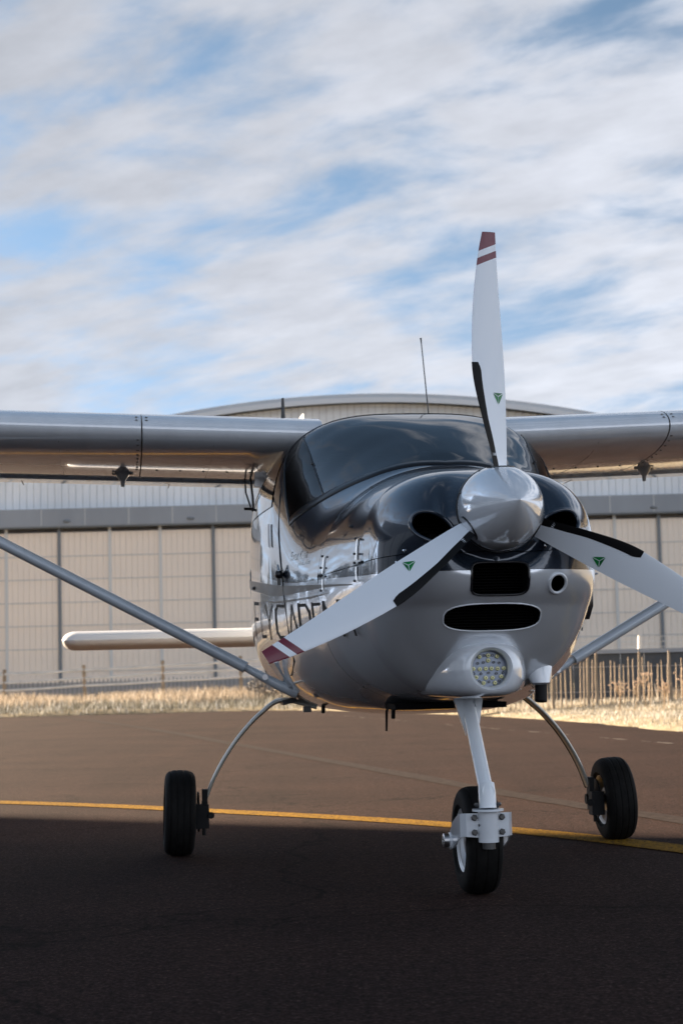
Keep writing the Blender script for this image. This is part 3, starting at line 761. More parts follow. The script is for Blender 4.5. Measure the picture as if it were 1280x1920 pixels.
fb.add([S(6.35, p) for p in full[:-1]], [tuple(range(len(full)-1))])
FUS = fb.obj('fuselage', M_fus, AC, smooth=40, weld=True)
# bulkhead, cabin floor and interior seen through the tinted glass
mb = MB(); mb.add([S(.90, p) for p in full[:-1]], [tuple(range(len(full)-1))]); mb.obj('firewall', M_seat, AC, smooth=0)
mb = MB(); rw = []
for i in range(9):
    y = .93+i*.05; zt_ = 1.465-.02*i; w = min(xs(y, zt_-.03)-.02, .50); rw.append([(w*(-1+2*j/10), y, zt_-.05*(abs(-1+2*j/10))**2.5) for j in range(11)])
mb.grid(rw); mb.add([rw[-1][0], rw[-1][-1], (.45, 1.36, .9), (-.45, 1.36, .9)], [(0,1,2,3)]); mb.obj('glareshield', M_seat, AC)
for sx in (-1, 1):
    mb = MB(); mb.rings([[(sx*.26+a*.21*s, 2.05+t, 1.0+q) for a, t in ((-1,-.05),(1,-.05),(1,.07),(-1,.07))] for q, s, t_ in ((0,1,0),(.3,1,0),(.44,.8,0))]); mb.box((sx*.26, 1.85, .95), (.42, .5, .14)); mb.box((sx*.26, 2.10, 1.50), (.24, .08, .14))
    mb.obj('seat', M_seat, AC, bevel=.03)
mb = MB(); mb.rings([[(x*.9, y, 1.1+(z-1.1)*.9) for x, _, z in [S(2.75, p) for p in full[:-1]]] for y in (2.75, 2.78)]); mb.obj('cabin_bulkhead', M_cabin, AC, smooth=0)
mb = MB(); mb.ball((-.045, 1.08, 1.545), .030, 20); mb.cyl((-.045, 1.08, 1.47), (-.045, 1.08, 1.525), .012); mb.obj('compass', mat('compass_grey', (.35,.37,.40), .3), AC)
# glass
def coons(c0, c1, d0, d1, n, m):
    """patch in (y, phi): c0, c1 along u; d0, d1 along v"""
    out = []
    for i in range(n+1):
        v_ = i/n; row = []
        for j in range(m+1):
            u_ = j/m
            q = []
            for k in (0, 1):
                a = (1-v_)*c0(u_)[k]+v_*c1(u_)[k]; b = (1-u_)*d0(v_)[k]+u_*d1(v_)[k]
                c = (1-u_)*(1-v_)*c0(0)[k]+u_*(1-v_)*c0(1)[k]+(1-u_)*v_*c1(0)[k]+u_*v_*c1(1)[k]
                q.append(a+b-c)
            row.append(q)
        out.append(row)
    return out
PHS0 = phi(1.11, .421, 1.402); PHS1 = PHC*.50
side = lambda s: (lambda v_: (lerp(yb_f(PHS0), yt_f(PHS1), v_), s*lerp(PHS0, PHS1, v_**1.15)))
uu = lambda u_, P: (2*u_-1)*P
G = coons(lambda u_: (yb_f(abs(uu(u_, PHS0))), uu(u_, PHS0)), lambda u_: (yt_f(abs(uu(u_, PHS1))), uu(u_, PHS1)), side(-1), side(1), 26, 60)
WS = MB().grid([[S(y, p) for y, p in r] for r in G]).obj('windscreen', M_glass, AC, smooth=180)
for s in (-1, 1):
    bk = [PHS1, PHC]
    G = coons(lambda u_: (yb_f(lerp(PHS0, PHC, u_)), s*lerp(PHS0, PHC, u_)), lambda u_: (yt_f(lerp(PHS1, PHS1+.001, u_)), s*lerp(PHS1, PHS1+.001, u_)),
              side(s), lambda v_: (yt_f(lerp(PHC, PHS1+.001, v_)), s*lerp(PHC, PHS1+.001, v_)), 24, 16)
    MB().grid([[S(y, p) for y, p in r] for r in G]).obj('quarter_window', M_glass2, AC, smooth=180)
def surf_strip(path, wid, off, name, m, parent, n_sub=1):
    """thin strip lying on the shell along a path of (y, phi)"""
    pts = [Vector(S(y, p)) for y, p in path]; rows = []
    for i, (y, p) in enumerate(path):
        q0, q1 = Vector(S(y+.003, p)), Vector(S(y-.003, p)); r0, r1 = Vector(S(y, p+.004)), Vector(S(y, p-.004))
        n = (q0-q1).cross(r0-r1).normalized(); c = Vector((0, y, 1.15))
        if n.dot(pts[i]-c) < 0: n = -n
        t = (pts[min(i+1, len(pts)-1)]-pts[max(i-1, 0)]).normalized(); s = n.cross(t).normalized()
        w = wid[i] if isinstance(wid, list) else wid
        rows.append([pts[i]+n*off*.2-s*w[0]*1.0, pts[i]+n*off-s*(w[0]-.003), pts[i]+n*off+s*(w[1]-.003), pts[i]+n*off*.2+s*w[1]])
    return MB().grid(rows).obj(name, m, parent, smooth=60)
bp = [(yb_f(abs(PHC*t/40)), PHC*t/40) for t in range(-40, 41)]
surf_strip(bp, (.004, .036), .004, 'windscreen_band', M_gasket, WS)
tp = [(yt_f(abs(PHC*t/40)), PHC*t/40) for t in range(-40, 41)]
surf_strip(tp, (.010, .006), .004, 'windscreen_seal', M_gasket, WS)
for s in (-1, 1):
    surf_strip([side(s)(i/20) for i in range(21)], (.004, .004), .003, 'pillar_seal', M_gasket, WS)
    for v_ in (.45,): 
        y, p = side(s)(v_); q = Vector(S(y, p)); MB().ball((q.x+s*.004, q.y-.004, q.z), .006, 8).obj('screw', M_bolt, WS)
# door glass and rear glass
def flank_patch(pts2, sx, off, name, m, parent, n=14):
    """four-sided patch from (y, z) corners, lying on the flank"""
    a, b, c, d = pts2; rows = []
    for i in range(n+1):
        r = []
        for j in range(n+1):
            u_, v_ = j/n, i/n; y = (1-u_)*(1-v_)*a[0]+u_*(1-v_)*b[0]+u_*v_*c[0]+(1-u_)*v_*d[0]; z = (1-u_)*(1-v_)*a[1]+u_*(1-v_)*b[1]+u_*v_*c[1]+(1-u_)*v_*d[1]
            r.append(on_flank(y, z, sx, off))
        rows.append(r)
    return MB().grid(rows).obj(name, m, parent, smooth=180)
M_sideglass = mat('dark_side_glass', (.012, .013, .015), .05, coat=.5)
def flank_line(path, sx, r, name, m, parent):
    return MB().tube([on_flank(y, z, sx, r*.3) for y, z in path], r, 6).obj(name, m, parent)
for sx in (-1, 1):
    flank_patch([(1.60, 1.42), (2.32, 1.42), (2.30, 1.66), (1.66, 1.66)], sx, .003, 'door_window', M_sideglass, AC)
    flank_patch([(2.45, 1.40), (3.0, 1.38), (2.85, 1.62), (2.45, 1.64)], sx, .003, 'rear_window', M_sideglass, AC)
    flank_line([(1.60, 1.70), (1.545, 1.56), (1.505, 1.45), (1.45, 1.30), (1.40, 1.20), (1.36, 1.10), (1.33, 1.02), (1.31, .90), (1.35, .80), (1.5, .75), (2.3, .76), (2.38, .9), (2.40, 1.2), (2.38, 1.66)], sx, .0032, 'door_seam', M_gasket, FUS)
    flank_line([(.862, .70), (.862, .9), (.862, 1.1), (.862, 1.3), (.862, 1.42)], sx, .0026, 'cowling_seam', M_gasket, FUS)
    # door handle: dark slot
    flank_patch([(1.555, 1.250), (1.600, 1.262), (1.625, 1.350), (1.585, 1.350)], sx, .006, 'door_handle', M_gasket, AC, 5)
    # waist swooshes and lettering
    def swoosh(top, bot, name, ys_):
        rows = [[on_flank(y, top(y), sx, .0022), on_flank(y, bot(y), sx, .0022)] for y in ys_]
        MB().grid(rows).obj(name, M_grey, FUS, smooth=60)
    ys_ = [.50+i*.05 for i in range(52)]
    tz = make_pchip([.4, .84, 1.3, 1.93, 3.2], [1.047, 1.068, 1.089, 1.135, 1.22]); bz = make_pchip([.4, .84, 1.3, 1.93, 3.2], [1.045, 1.056, 1.053, 1.093, 1.20])
    swoosh(tz, bz, 'waist_stripe', ys_)
    tz2 = make_pchip([.72, 1.0, 1.35, 1.7], [1.034, 1.032, 1.034, 1.045]); bz2 = make_pchip([.72, 1.0, 1.35, 1.7], [1.033, 1.025, 1.026, 1.044])
    swoosh(tz2, bz2, 'waist_stripe', [.72+i*.04 for i in range(25)])
# lettering FLYCADEMY as painted strokes
GL = {'F': [[(0,0),(0,1),(.78,1)], [(0,.52),(.6,.52)]], 'L': [[(0,1),(0,0),(.8,0)]], 'Y': [[(0,1),(.45,.48),(.45,0)], [(.45,.48),(.9,1)]],
      'C': [[(.85,1),(.2,1),(0,.82),(0,.18),(.2,0),(.85,0)]], 'A': [[(0,0),(.45,1),(.9,0)]], 'D': [[(0,0),(0,1),(.6,1),(.88,.75),(.88,.25),(.6,0),(0,0)]],
      'E': [[(.8,1),(0,1),(0,0),(.8,0)], [(0,.52),(.65,.52)]], 'M': [[(0,0),(0,1),(.45,.4),(.9,1),(.9,0)]]}
def stroke(mb, a, b, th, fn):
    a, b = Vector((a[0], a[1], 0)), Vector((b[0], b[1], 0)); d = (b-a); L = d.length; d.normalize(); s = Vector((-d.y, d.x, 0))*th/2
    a -= d*th/2; b += d*th/2; n = max(2, int(L/.02)); rows = []
    for i in range(n+1):
        p = a.lerp(b, i/n); rows.append([fn(p.x-s.x, p.y-s.y), fn(p.x+s.x, p.y+s.y)])
    mb.grid(rows)
LY = [2.15, 1.90, 1.75, 1.505, 1.285, 1.135, .955, .81, .60, .44]       # where each letter starts, tail to nose
for sx in (-1, 1):
    txt = 'FLYCADEMY'
    for i, ch in enumerate(txt):
        mb = MB(); y0, y1 = LY[i], LY[i+1]; lw = (y0-y1)*.84
        if sx > 0:                                                        # the other flank reads nose to tail
            y0 = .44+(2.15-LY[len(txt)-i-1] if 0 else .187*i); lw = .155
        def fn(px_, pz_, y0=y0):
            y = y0-px_ if sx < 0 else y0+px_
            ztop = make_pchip([.4, .85, 1.3, 1.6, 2.1], [.996, 1.000, 1.012, 1.026, 1.055])(y); zbot = make_pchip([.4, .85, 1.3, 1.6, 2.1], [.884, .890, .893, .900, .918])(y)
            return on_flank(y, zbot+(ztop-zbot)*pz_/.13, sx, .0022)
        hh = .13
        for poly in GL[ch]:
            for a, b in zip(poly, poly[1:]):
                stroke(mb, (a[0]*lw, a[1]*hh), (b[0]*lw, b[1]*hh), .013+.010*(lw/.2 if abs(a[0]-b[0]) < .1 else 0), fn)
        mb.obj('letter', M_letter, FUS, smooth=0)
# raised chrome script on the flank
def script(txt, size, y0, z0, slope, sx):
    cu = bpy.data.curves.new('script', 'FONT'); cu.body = txt; cu.size = size; cu.shear = .35; cu.space_character = .92; cu.resolution_u = 3; cu.offset = 0.0
    o = bpy.data.objects.new('script', cu); COL.objects.link(o); bpy.context.view_layer.update()
    me = bpy.data.meshes.new_from_object(o.evaluated_get(bpy.context.evaluated_depsgraph_get())); bpy.data.objects.remove(o)
    for v_ in me.vertices:
        x, yv = v_.co.x, v_.co.y; v_.co = on_flank(y0+x*sx, z0+yv+slope*x, sx, .003)
    me.name = 'script'; me.materials.clear(); me.materials.append(M_script); me.update(); link('script', me, FUS)
script('Focus Kyya', .050, 1.262, 1.180, .0, -1); script('premium edition', .024, 1.15, 1.155, .0, -1)
# cowling fasteners: two strap latches a side, with rivets
for sx in (-1, 1):
    for y, z0, z1 in ((.80, 1.045, 1.165), (.45, 1.06, 1.20)):
        zs = [z0+(z1-z0)*i/6 for i in range(7)]
        mb = MB()
        for a, b_, c_ in zip(zs, zs[1:], (1,1,0,1,1,1)):
            if c_: mb.tube([on_flank(y, a, sx, .005), on_flank(y, b_, sx, .004)], .0042, 6, flat=(1, .5), up=(sx, 0, 0))
        lt = mb.obj('latch', M_chrome, UP)
        for z in (z0, (z0+z1)/2-.01, (z0+z1)/2+.02, z1): MB().ball(on_flank(y, z, sx, .009), .0055, 8).obj('rivet', M_bolt, lt)
    for y, z in ((.83, 1.10), (.40, 1.12), (.55, 1.25)): MB().ball(on_flank(y, z, sx, .002), .006, 8).obj('screw', M_bolt, UP)
    # black door latch with a chrome hook
    c = on_flank(1.355, 1.135, sx, .016)
    mb = MB(); mb.ball(c, .022, 14, sc=(.75, 1, .8)); mb.box((c.x, c.y, c.z-.026), (.014, .014, .03)); dl = mb.obj('door_latch', M_gasket, AC)
    mb = MB(); mb.tube([(c.x, c.y-.02, c.z+.01), (c.x+sx*.004, c.y, c.z+.036), (c.x, c.y+.02, c.z+.01)], .004, 6); mb.obj('hook', M_chrome, dl)
    MB().ball(on_flank(2.1, 1.12, sx, .004), .010, 8).obj('static_port', M_bolt, FUS)
for x, z in ((-.29, 1.135), (.155, 1.14), (-.31, 1.10)):
    MB().ball((x, face_y(x, z)-.002, z), .0065, 8).obj('screw', M_chrome, UP)
# right-hand pin and black scoop on the cowling side
c = on_flank(.55, 1.075, 1, 0); MB().tube([c, c+Vector((.035, 0, 0))], [.007, .003], 8).obj('vent_pin', M_metal, LO)
c = on_flank(.62, .985, 1, .004); mb = MB(); mb.rings([[(c.x+a, c.y+b_, c.z+h) for a, b_ in ((-.01,-w),(t_,-w*.6),(t_,w),(-.01,w))] for h, t_, w in ((-.065,.002,.01),(-.02,.014,.03),(.04,.016,.03),(.065,.002,.01))]); mb.obj('side_scoop', M_gasket, LO, bevel=.003)
# chin fairing for the landing lamp
def ring_sup(y, cx, hw, z0, z1, e, n=40, sh=0):
    return [(cx+hw*(abs(math.cos(t))**(2/e))*(1 if math.cos(t) >= 0 else -1), y+sh*((z1+z0)/2-(z0+z1)/2), (z0+z1)/2+(z1-z0)/2*(abs(math.sin(t))**(2/e))*(1 if math.sin(t) >= 0 else -1)) for t in [2*PI*i/n for i in range(n)]]
mb = MB()
mb.rings([ring_sup(y-.035, 0, hw, z0, z1, e) for y, hw, z0, z1, e in ((.262, .058, .698, .814, 2.05), (.246, .064, .692, .820, 2.05), (.240, .070, .687, .825, 2.1), (.243, .080, .680, .830, 2.25), (.256, .093, .673, .835, 2.6), (.285, .110, .666, .842, 2.9),
          (.34, .130, .661, .846, 3.1), (.46, .165, .657, .842, 3.2), (.66, .215, .655, .82, 3.0), (.88, .235, .654, .76, 3))], cap0=False)
CH = mb.obj('lamp_fairing', M_white, AC, smooth=50)
mb = MB(); mb.lathe((0, .258, .756), (0, -1, 0), [(0, .0), (0, .0565), (.015, .0575), (.034, .059)], 40); mb.obj('lamp_bowl', M_pcb, CH)
LP = [(-2.3,-3.1),(0,-3.4),(2.3,-3.1),(0,-2.1),(-4,0),(-2.3,.1),(-.7,0),(.8,0),(2.4,.05),(4,0),(-3.3,2.2),(-.8,2.4),(1.0,2.4),(3.3,2.1),(-1.4,3.7),(1.6,3.7)]
DK = [(-1.1,-3.4),(1.1,-3.4),(-2.8,-1.4),(-1.3,-1.6),(1.4,-1.6),(2.8,-1.4),(-3.9,1.2),(-2,1.3),(0,1.1),(2,1.3),(3.8,1.1),(-2.5,3.3),(0,3.4),(2.7,3.2)]
lm = MB(); lm.lathe((0,0,0), (0,-1,0), [(0,.0074),(.003,.0072),(.006,.0056),(.0065,.0028),(.003,.0015)], 12); led_me = lm.mesh('led', M_led)
dm_ = MB(); dm_.lathe((0,0,0), (0,-1,0), [(0,.0046),(.003,.0044),(.003,.0028),(.001,.0026)], 10); dk_me = dm_.mesh('lamp_screw', M_bolt)
for (a, b_) in LP: o = link('led', led_me, CH); o.location = (a*.0126, .255, .756-b_*.0126)
for (a, b_) in DK: o = link('lamp_screw', dk_me, CH); o.location = (a*.0126, .255, .756-b_*.0126)
MB().ball((-.05, .222, .820), .004, 8).obj('screw', M_bolt, CH)
# cooling outlet under the cowling, belly fairing, exhaust lobe and pipe
MB().box((-.03, .90, .628), (.40, .24, .020)).obj('cooling_outlet', M_hole, AC, bevel=.008)
mb = MB(); mb.rings([[(.212+r*math.cos(2*PI*k/20), y+r*1.3*math.sin(2*PI*k/20), z) for k in range(20)] for z, r, y in ((.86, .046, .50), (.80, .050, .48), (.755, .048, .46), (.725, .041, .445), (.705, .033, .43), (.698, .025, .43))]); LB = mb.obj('exhaust_fairing', M_white, AC)
mb = MB(); mb.tube([(.215, .43, .74), (.212, .42, .69), (.208, .41, .642)], .0205, 18); mb.obj('exhaust_pipe', M_black, AC)
for x, y, z in ((-.18, 1.15, .60), (.05, .95, .615), (-.38, 1.7, .615)): MB().tube([(x, y, z+.01), (x, y+.01, z-.02)], .008, 8).obj('drain', M_gasket, AC)
MB().tube([(-.19, 1.25, .62), (-.19, 1.27, .53)], [.006, .004], 8).obj('belly_antenna', M_gasket, AC)
MB().box((-.45, 1.66, .612), (.03, .04, .024)).obj('drain_fitting', M_gasket, AC, bevel=.005)

# --- spinner and propeller
HUB = Vector((0, 0, 1.257))
prof = [(-.02, .128), (-.012, .134), (0, .1352)]
for i in range(1, 26):
    s = i/25; prof.append((.285*s, .1352*(1-s**1.75)**.80 if s < 1 else .0008))
SPN = MB().lathe(HUB, (0, -1, 0), prof, 64).obj('spinner', M_spin, AC, smooth=50)
MB().lathe(HUB, (0, 1, 0), [(.013, .02), (.013, .1375), (.021, .1375), (.03, .11), (.06, .10)], 48).obj('spinner_backplate', M_gasket, AC)
PROT = R(1.0)
for k in range(9):
    a = 2*PI*k/9+.2; MB().ball((HUB.x+.1345*math.sin(a), -.010, HUB.z+.1345*math.cos(a)), .0045, 8, sc=(1,1,1)).obj('screw', M_bolt, SPN)
TW = make_pchip([.08, .13, .26, .43, .59, .76, .88], [R(d) for d in (54, 48, 37, 26, 20.5, 17, 15)])
LEo = make_pchip([.08, .13, .26, .43, .59, .76, .84, .876], [.030, .036, .067, .090, .078, .052, .034, .024])
TEo = make_pchip([.08, .13, .26, .43, .59, .76, .876], [.034, .040, .038, .0345, .028, .0226, .022])
THK = make_pchip([.08, .14, .26, .43, .88], [.050, .036, .020, .013, .007])
def blade_ring(r, n=16):
    """section in blade frame: X towards leading edge (-X is image left for the upper blade), Y aft, Z radial"""
    le, te, th, b = LEo(r), TEo(r), THK(r), TW(r); up = []; lo = []
    for i in range(n+1):
        t = (1-math.cos(PI*i/n))/2; c = -le+(le+te)*t
        h = th*2.6*(.2969*math.sqrt(t)-.126*t-.3516*t*t+.2843*t**3-.1036*t**4)*1.9
        cam_ = .03*(le+te)*4*t*(1-t)
        up.append((c, -cam_-h*.62)); lo.append((c, -cam_+h*.38))
    pts = up+lo[-2:0:-1]
    return [Vector((c*math.cos(b)-0*y, 0, 0))+Vector((y*math.sin(b)*1.0, y*math.cos(b)+c*math.sin(b), r)) for c, y in pts], n
def blade_b(t, b):
    c = t.nodes.new('ShaderNodeTexCoord'); s = t.nodes.new('ShaderNodeSeparateXYZ'); t.links.new(c.outputs['Object'], s.inputs[0])
    q = nmath(t, 'ADD', s.outputs[2], nmath(t, 'MULTIPLY', s.outputs[0], -.42))
    a = nmath(t, 'GREATER_THAN', q, .829)
    e = nmath(t, 'MULTIPLY', nmath(t, 'GREATER_THAN', q, .786), nmath(t, 'LESS_THAN', q, .808))
    t.links.new(nmix(t, nmath(t, 'MAXIMUM', a, e), WHITE, (0.15, 0.010, 0.032)), b.inputs['Base Color'])
M_blade = mat('blade_paint', WHITE, .30, coat=.25, build=blade_b)
rsn = [.085, .10, .115, .13, .15, .18, .21, .25, .30, .35, .40, .43, .46, .50, .55, .60, .65, .70, .75, .80, .84, .876]
br = [blade_ring(r)[0] for r in rsn]
blade_me = MB().rings(br).mesh('blade', M_blade, smooth=40)
# rubber edge guard: shell over the leading edge, 1.5 mm proud
gd = []
gr = [.118+(.455-.118)*i/24 for i in range(25)]
def blade_pt(r, t, front):
    le, te, th, b = LEo(r), TEo(r), THK(r), TW(r); c = -le+(le+te)*t
    h = th*2.6*(.2969*math.sqrt(t)-.126*t-.3516*t*t+.2843*t**3-.1036*t**4)*1.9; cam_ = .03*(le+te)*4*t*(1-t)
    y = -cam_-h*.62-.0018 if front else -cam_+h*.38+.0018
    if t < 1e-6: c -= .0022; y = 0
    return Vector((c*math.cos(b)+y*math.sin(b), y*math.cos(b)+c*math.sin(b), r))
for i, r in enumerate(gr):
    frac = lerp(.50, .29, min(1, (r-.118)/.16))
    if i >= 23: frac *= (.90 if i == 23 else .70)
    gd.append([blade_pt(r, frac*(1-k/9)**2, True) for k in range(10)]+[blade_pt(r, frac*.5*(k/5)**2, False) for k in range(1, 6)])
guard_me = MB().grid(gd).mesh('edge_guard', M_black, smooth=60)
# emblem: inverted triangle in three facets, raised a hair above the front face
blade_bvh = BVHTree.FromPolygons([v_.co[:] for v_ in blade_me.vertices], [p.vertices[:] for p in blade_me.polygons])
def on_blade(x, z):
    h = blade_bvh.ray_cast(Vector((x, -1, z)), Vector((0, 1, 0))); return Vector((x, (h[0].y if h[0] else 0)-.0015, z))
eA, eB, eC = Vector((-.0195, .016)), Vector((.0195, .016)), Vector((0.0, -.024)); eM = (eA+eB+eC)/3+Vector((0, .002))
EX, EZ = .004, .345
facets = []
for tri in ((eA, eB, eM), (eB, eC, eM), (eC, eA, eM)):
    ce = (tri[0]+tri[1]+tri[2])/3; q = [ce+(p-ce)*.84 for p in tri]
    facets.append(MB().add([on_blade(EX+p.x, EZ+p.y) for p in q], [(0,1,2)]).mesh('emblem', M_green if len(facets) else M_green2, smooth=0, recalc=False))
for k in range(3):
    bo = link('blade', blade_me, AC); bo.location = HUB+Vector((0, -.035, 0)); bo.rotation_euler = (0, -(PROT+2*PI*k/3), 0)
    link('edge_guard', guard_me, bo)
    for fm in facets: link('emblem', fm, bo)
    a = -(PROT+2*PI*k/3)
    mb = MB(); d = Matrix.Rotation(a, 3, 'Y') @ Vector((0, 0, 1))
    mb.tube([HUB+Vector((0, -.035, 0))+d*.085, HUB+Vector((0, -.035, 0))+d*.1265], .044, 20); mb.obj('blade_socket', M_gasket, SPN)

# --- wings
def wing_z(x): return 1.752+.036*(abs(x)-1.1)
def chord(x):
    ax = abs(x); return (1.66, 1.30) if ax < 2.7 else (1.66+.22*((ax-2.7)/1.8), 1.30-.42*((ax-2.7)/1.8))
INC = R(3.7)
def airfoil(t, up):
    th = .148; m, p = .012, .4
    yt = 5*th*(.2969*math.sqrt(t)-.126*t-.3516*t*t+.2843*t**3-.1030*t**4); yc = m/p**2*(2*p*t-t*t) if t < p else m/(1-p)**2*((1-2*p)+2*p*t-t*t)
    return yc+(yt if up else -yt)
def wpt(x, t, up, off=0):
    y0, c = chord(x); zl = airfoil(t, up)*c; d = t*c
    return Vector((x, y0+d*math.cos(INC)+zl*math.sin(INC), wing_z(x)-d*math.sin(INC)+zl*math.cos(INC)+off))
def wing_ring(x, t0, t1, n=22):
    ts = [t0+(t1-t0)*(1-math.cos(PI*i/n))/2 for i in range(n+1)]
    up = [wpt(x, t, True) for t in ts]; lo = [wpt(x, t, False) for t in ts]
    return up[::-1]+lo[1:] if t0 == 0 else up[::-1]+lo
FLAP = .72
WING = {}
for sx in (-1, 1):
    xsn_ = [.36, .43, .6, .8, 1.0, 1.086]; xs2 = [1.092, 1.4, 1.8, 2.2, 2.69, 3.2, 3.8, 4.3, 4.42]
    W = MB().rings([wing_ring(sx*x, 0, FLAP) for x in xsn_]).rings([wing_ring(sx*x, 0, FLAP) for x in xs2]).obj('wing', M_white, AC, smooth=35)
    WING[sx] = W
    MB().rings([wing_ring(sx*x, .001, FLAP, 16) for x in (1.0880, 1.0896)]).obj('panel_gap', M_grey, W, smooth=35).scale = (1, 1, 1)
    fl = MB().rings([[Vector(p)+Vector((0, 0, -.012)) for p in wing_ring(sx*x, FLAP+.012, 1.0, 10)] for x in (.55, .8, 1.2, 1.8, 2.5)]).obj('flap', M_white, W, smooth=35)
    for q in (.95, 1.62, 2.2):
        MB().box(wpt(sx*q, .86, False, -.0125), (.004, .33, .002)).obj('flap_seam', M_bolt, fl, smooth=0)
    MB().rings([[Vector(p)+Vector((0, 0, -.004)) for p in wing_ring(sx*x, FLAP+.012, 1.0, 10)] for x in (2.52, 3.2, 3.8, 4.4)]).obj('aileron', M_white, W, smooth=35)
    sc_me = MB().lathe((0,0,0), (0,0,-1), [(0, .0055), (.003, .005), (.0035, 0)], 8).mesh('screw', M_bolt)
    spots = [(1.105, t) for t in (.03, .06, .10, .15, .20, .25, .30, .35, .40)]+[(q, .41) for q in (.52, .62, .72, .82, .92, 1.02)]
    for q, t in spots:
        o = link('screw', sc_me, W); o.location = wpt(sx*q, t, False)
    for i in range(26):
        o = link('screw', sc_me, W); o.location = wpt(sx*(.56+i*.085), FLAP-.015, False); o.scale = (.5, .5, .5)
    for q in (1.07, 1.11):
        for t in (.012, .03): o = link('screw', sc_me, W); o.location = wpt(sx*q, t, True); o.rotation_euler = (PI, 0, 0)
    for q in (.80, 1.42):      # rib seams under the wing
        MB().tube([wpt(sx*q, .05+.6*i/8, False) for i in range(9)], .0012, 4).obj('rib_seam', M_bolt, W)
    # teardrop hinge fairing with spike and small ears
    c = wpt(sx*1.165, .50, False)
    mb = MB(); mb.lathe((c.x, c.y, c.z+.004), (0, 0, -1), [(0, .034), (.006, .033), (.020, .026), (.034, .017), (.042, .011)], 20); mb.tube([(c.x, c.y, c.z-.036), (c.x, c.y+.004, c.z-.062)], [.011, .008], 8)
    hf = mb.obj('hinge_fairing', mat('fairing_grey', (.30, .29, .28), .3, coat=.5), W)
    for e_ in (-1, 1): MB().tube([(c.x+e_*.032, c.y, c.z-.006), (c.x+e_*.044, c.y+.006, c.z-.004)], .005, 8).obj('hinge_bolt', M_metal, hf)
    # control rods hanging by the root
    mb = MB(); p0 = wpt(sx*.60, .62, False)
    mb.tube([p0+Vector((0,0,.02)), p0+Vector((-sx*.01, -.01, -.085)), p0+Vector((-sx*.012, -.01, -.135))], .0055, 8)
    mb.tube([p0+Vector((sx*.022,.01,.02)), p0+Vector((sx*.020, 0, -.06)), p0+Vector((-sx*.0, -.01, -.128))], .004, 8)
    mb.ball(p0+Vector((-sx*.012, -.01, -.138)), .011, 10); mb.tube([p0+Vector((-sx*.02, -.01, -.136)), p0+Vector((sx*.03, -.01, -.134))], .006, 8)
    mb.obj('control_rod', M_gasket, W)
    mb = MB(); mb.box(p0+Vector((-sx*.04, -.05, -.012)), (.05, .05, .06)); mb.obj('rod_bracket', M_metal, W, bevel=.006)
    # wing strut with root bracket
    a, b_ = Vector((sx*.585, 1.80, .732)), Vector((sx*2.32, 2.06, 1.675))
    s0 = a.lerp(b_, .055)
    ST_ = MB().tube([s0, b_], .0235, 20, flat=(1.75, 1.0), up=(b_-a).cross(Vector((0,1,0)))).obj('wing_strut', M_strut, AC)
    mb = MB(); mb.tube([a+Vector((-sx*.11, 0, -.055)), a+Vector((-sx*.03, 0, -.020)), a.lerp(b_, .06)], [.034, .028, .020], 14, flat=(1.1, .75), up=(b_-a).cross(Vector((0,1,0)))); SB = mb.obj('strut_fitting', M_strut, ST_)
    q = a.lerp(b_, .012); MB().cyl(q+Vector((0, -.035, 0)), q+Vector((0, .035, 0)), .012, 12).obj('bolt', M_metal, ST_)
    mb = MB(); mb.rings([[Vector((sx*xs(y, z)+sx*o, y, z)) for y, z in ((1.70, .80), (1.90, .80), (1.86, .70), (1.74, .70))] for o in (-.01, .012)]); mb.obj('root_plate', M_strut, AC, bevel=.004)

# --- main gear: curved spring legs, wheels with discs
def tyre_prof(Rr, w, n=24):
    out = []
    for i in range(n+1):
        a = PI*(-.5+i/n)+0; s, c = math.sin(a), math.cos(a)
        out.append((w/2*(abs(s)**.62)*(1 if s >= 0 else -1), Rr-(.060)*(1-abs(c)**.55)))
    return out
def wheel(parent, c, Rr, w, cam=0, outer=1, grooves=4, rimm=None):
    """wheel part with tyre, grooves, rim sub-parts; axle along X, tilted by camber"""
    o = empty('wheel', c); o.parent = parent; o.rotation_euler = (0, cam, 0)
    pr = tyre_prof(Rr, w); pr = [(t, r) for t, r in pr]
    # ribbed tread: dip the profile at groove lines
    dense = []
    for (t0, r0), (t1, r1) in zip(pr, pr[1:]):
        for k in range(4): dense.append((lerp(t0, t1, k/4), lerp(r0, r1, k/4)))
    dense.append(pr[-1])
    gl = [w*(-.30+.60*i/(grooves-1)) for i in range(grooves)]
    pr2 = [(t, r-(.003 if min(abs(t-g) for g in gl) < .0022 else 0)) for t, r in dense]
    inner = [(w*.40, Rr-.070), (w*.34, Rr-.085), (-w*.34, Rr-.085), (-w*.40, Rr-.070)]
    MB().lathe((0,0,0), (1,0,0), pr2+inner+[pr2[0]], 64).obj('tyre', M_tyre, o, smooth=30)
    rm = mat('wheel_rim', (.42, .42, .42), .35, metal=.8) if rimm is None else rimm
    mb = MB(); mb.lathe((0,0,0), (1,0,0), [(-w*.34, .02), (-w*.30, .05), (-w*.16, .060), (-w*.18, .080), (-w*.40, Rr-.080), (-w*.42, Rr-.074), (-w*.36, Rr-.086), (w*.36, Rr-.086), (w*.42, Rr-.074), (w*.40, Rr-.080), (w*.18, .080), (w*.16, .060), (w*.30, .05), (w*.34, .02)], 40, cap=True)
    rim = mb.obj('rim', rm, o, smooth=35)
    for k in range(6):
        for sgn_ in (-1, 1): MB().cyl((sgn_*w*.15, .07*math.cos(k*PI/3), .07*math.sin(k*PI/3)), (sgn_*w*.21, .07*math.cos(k*PI/3), .07*math.sin(k*PI/3)), .006, 8).obj('rim_bolt', M_bolt, o)
    return o
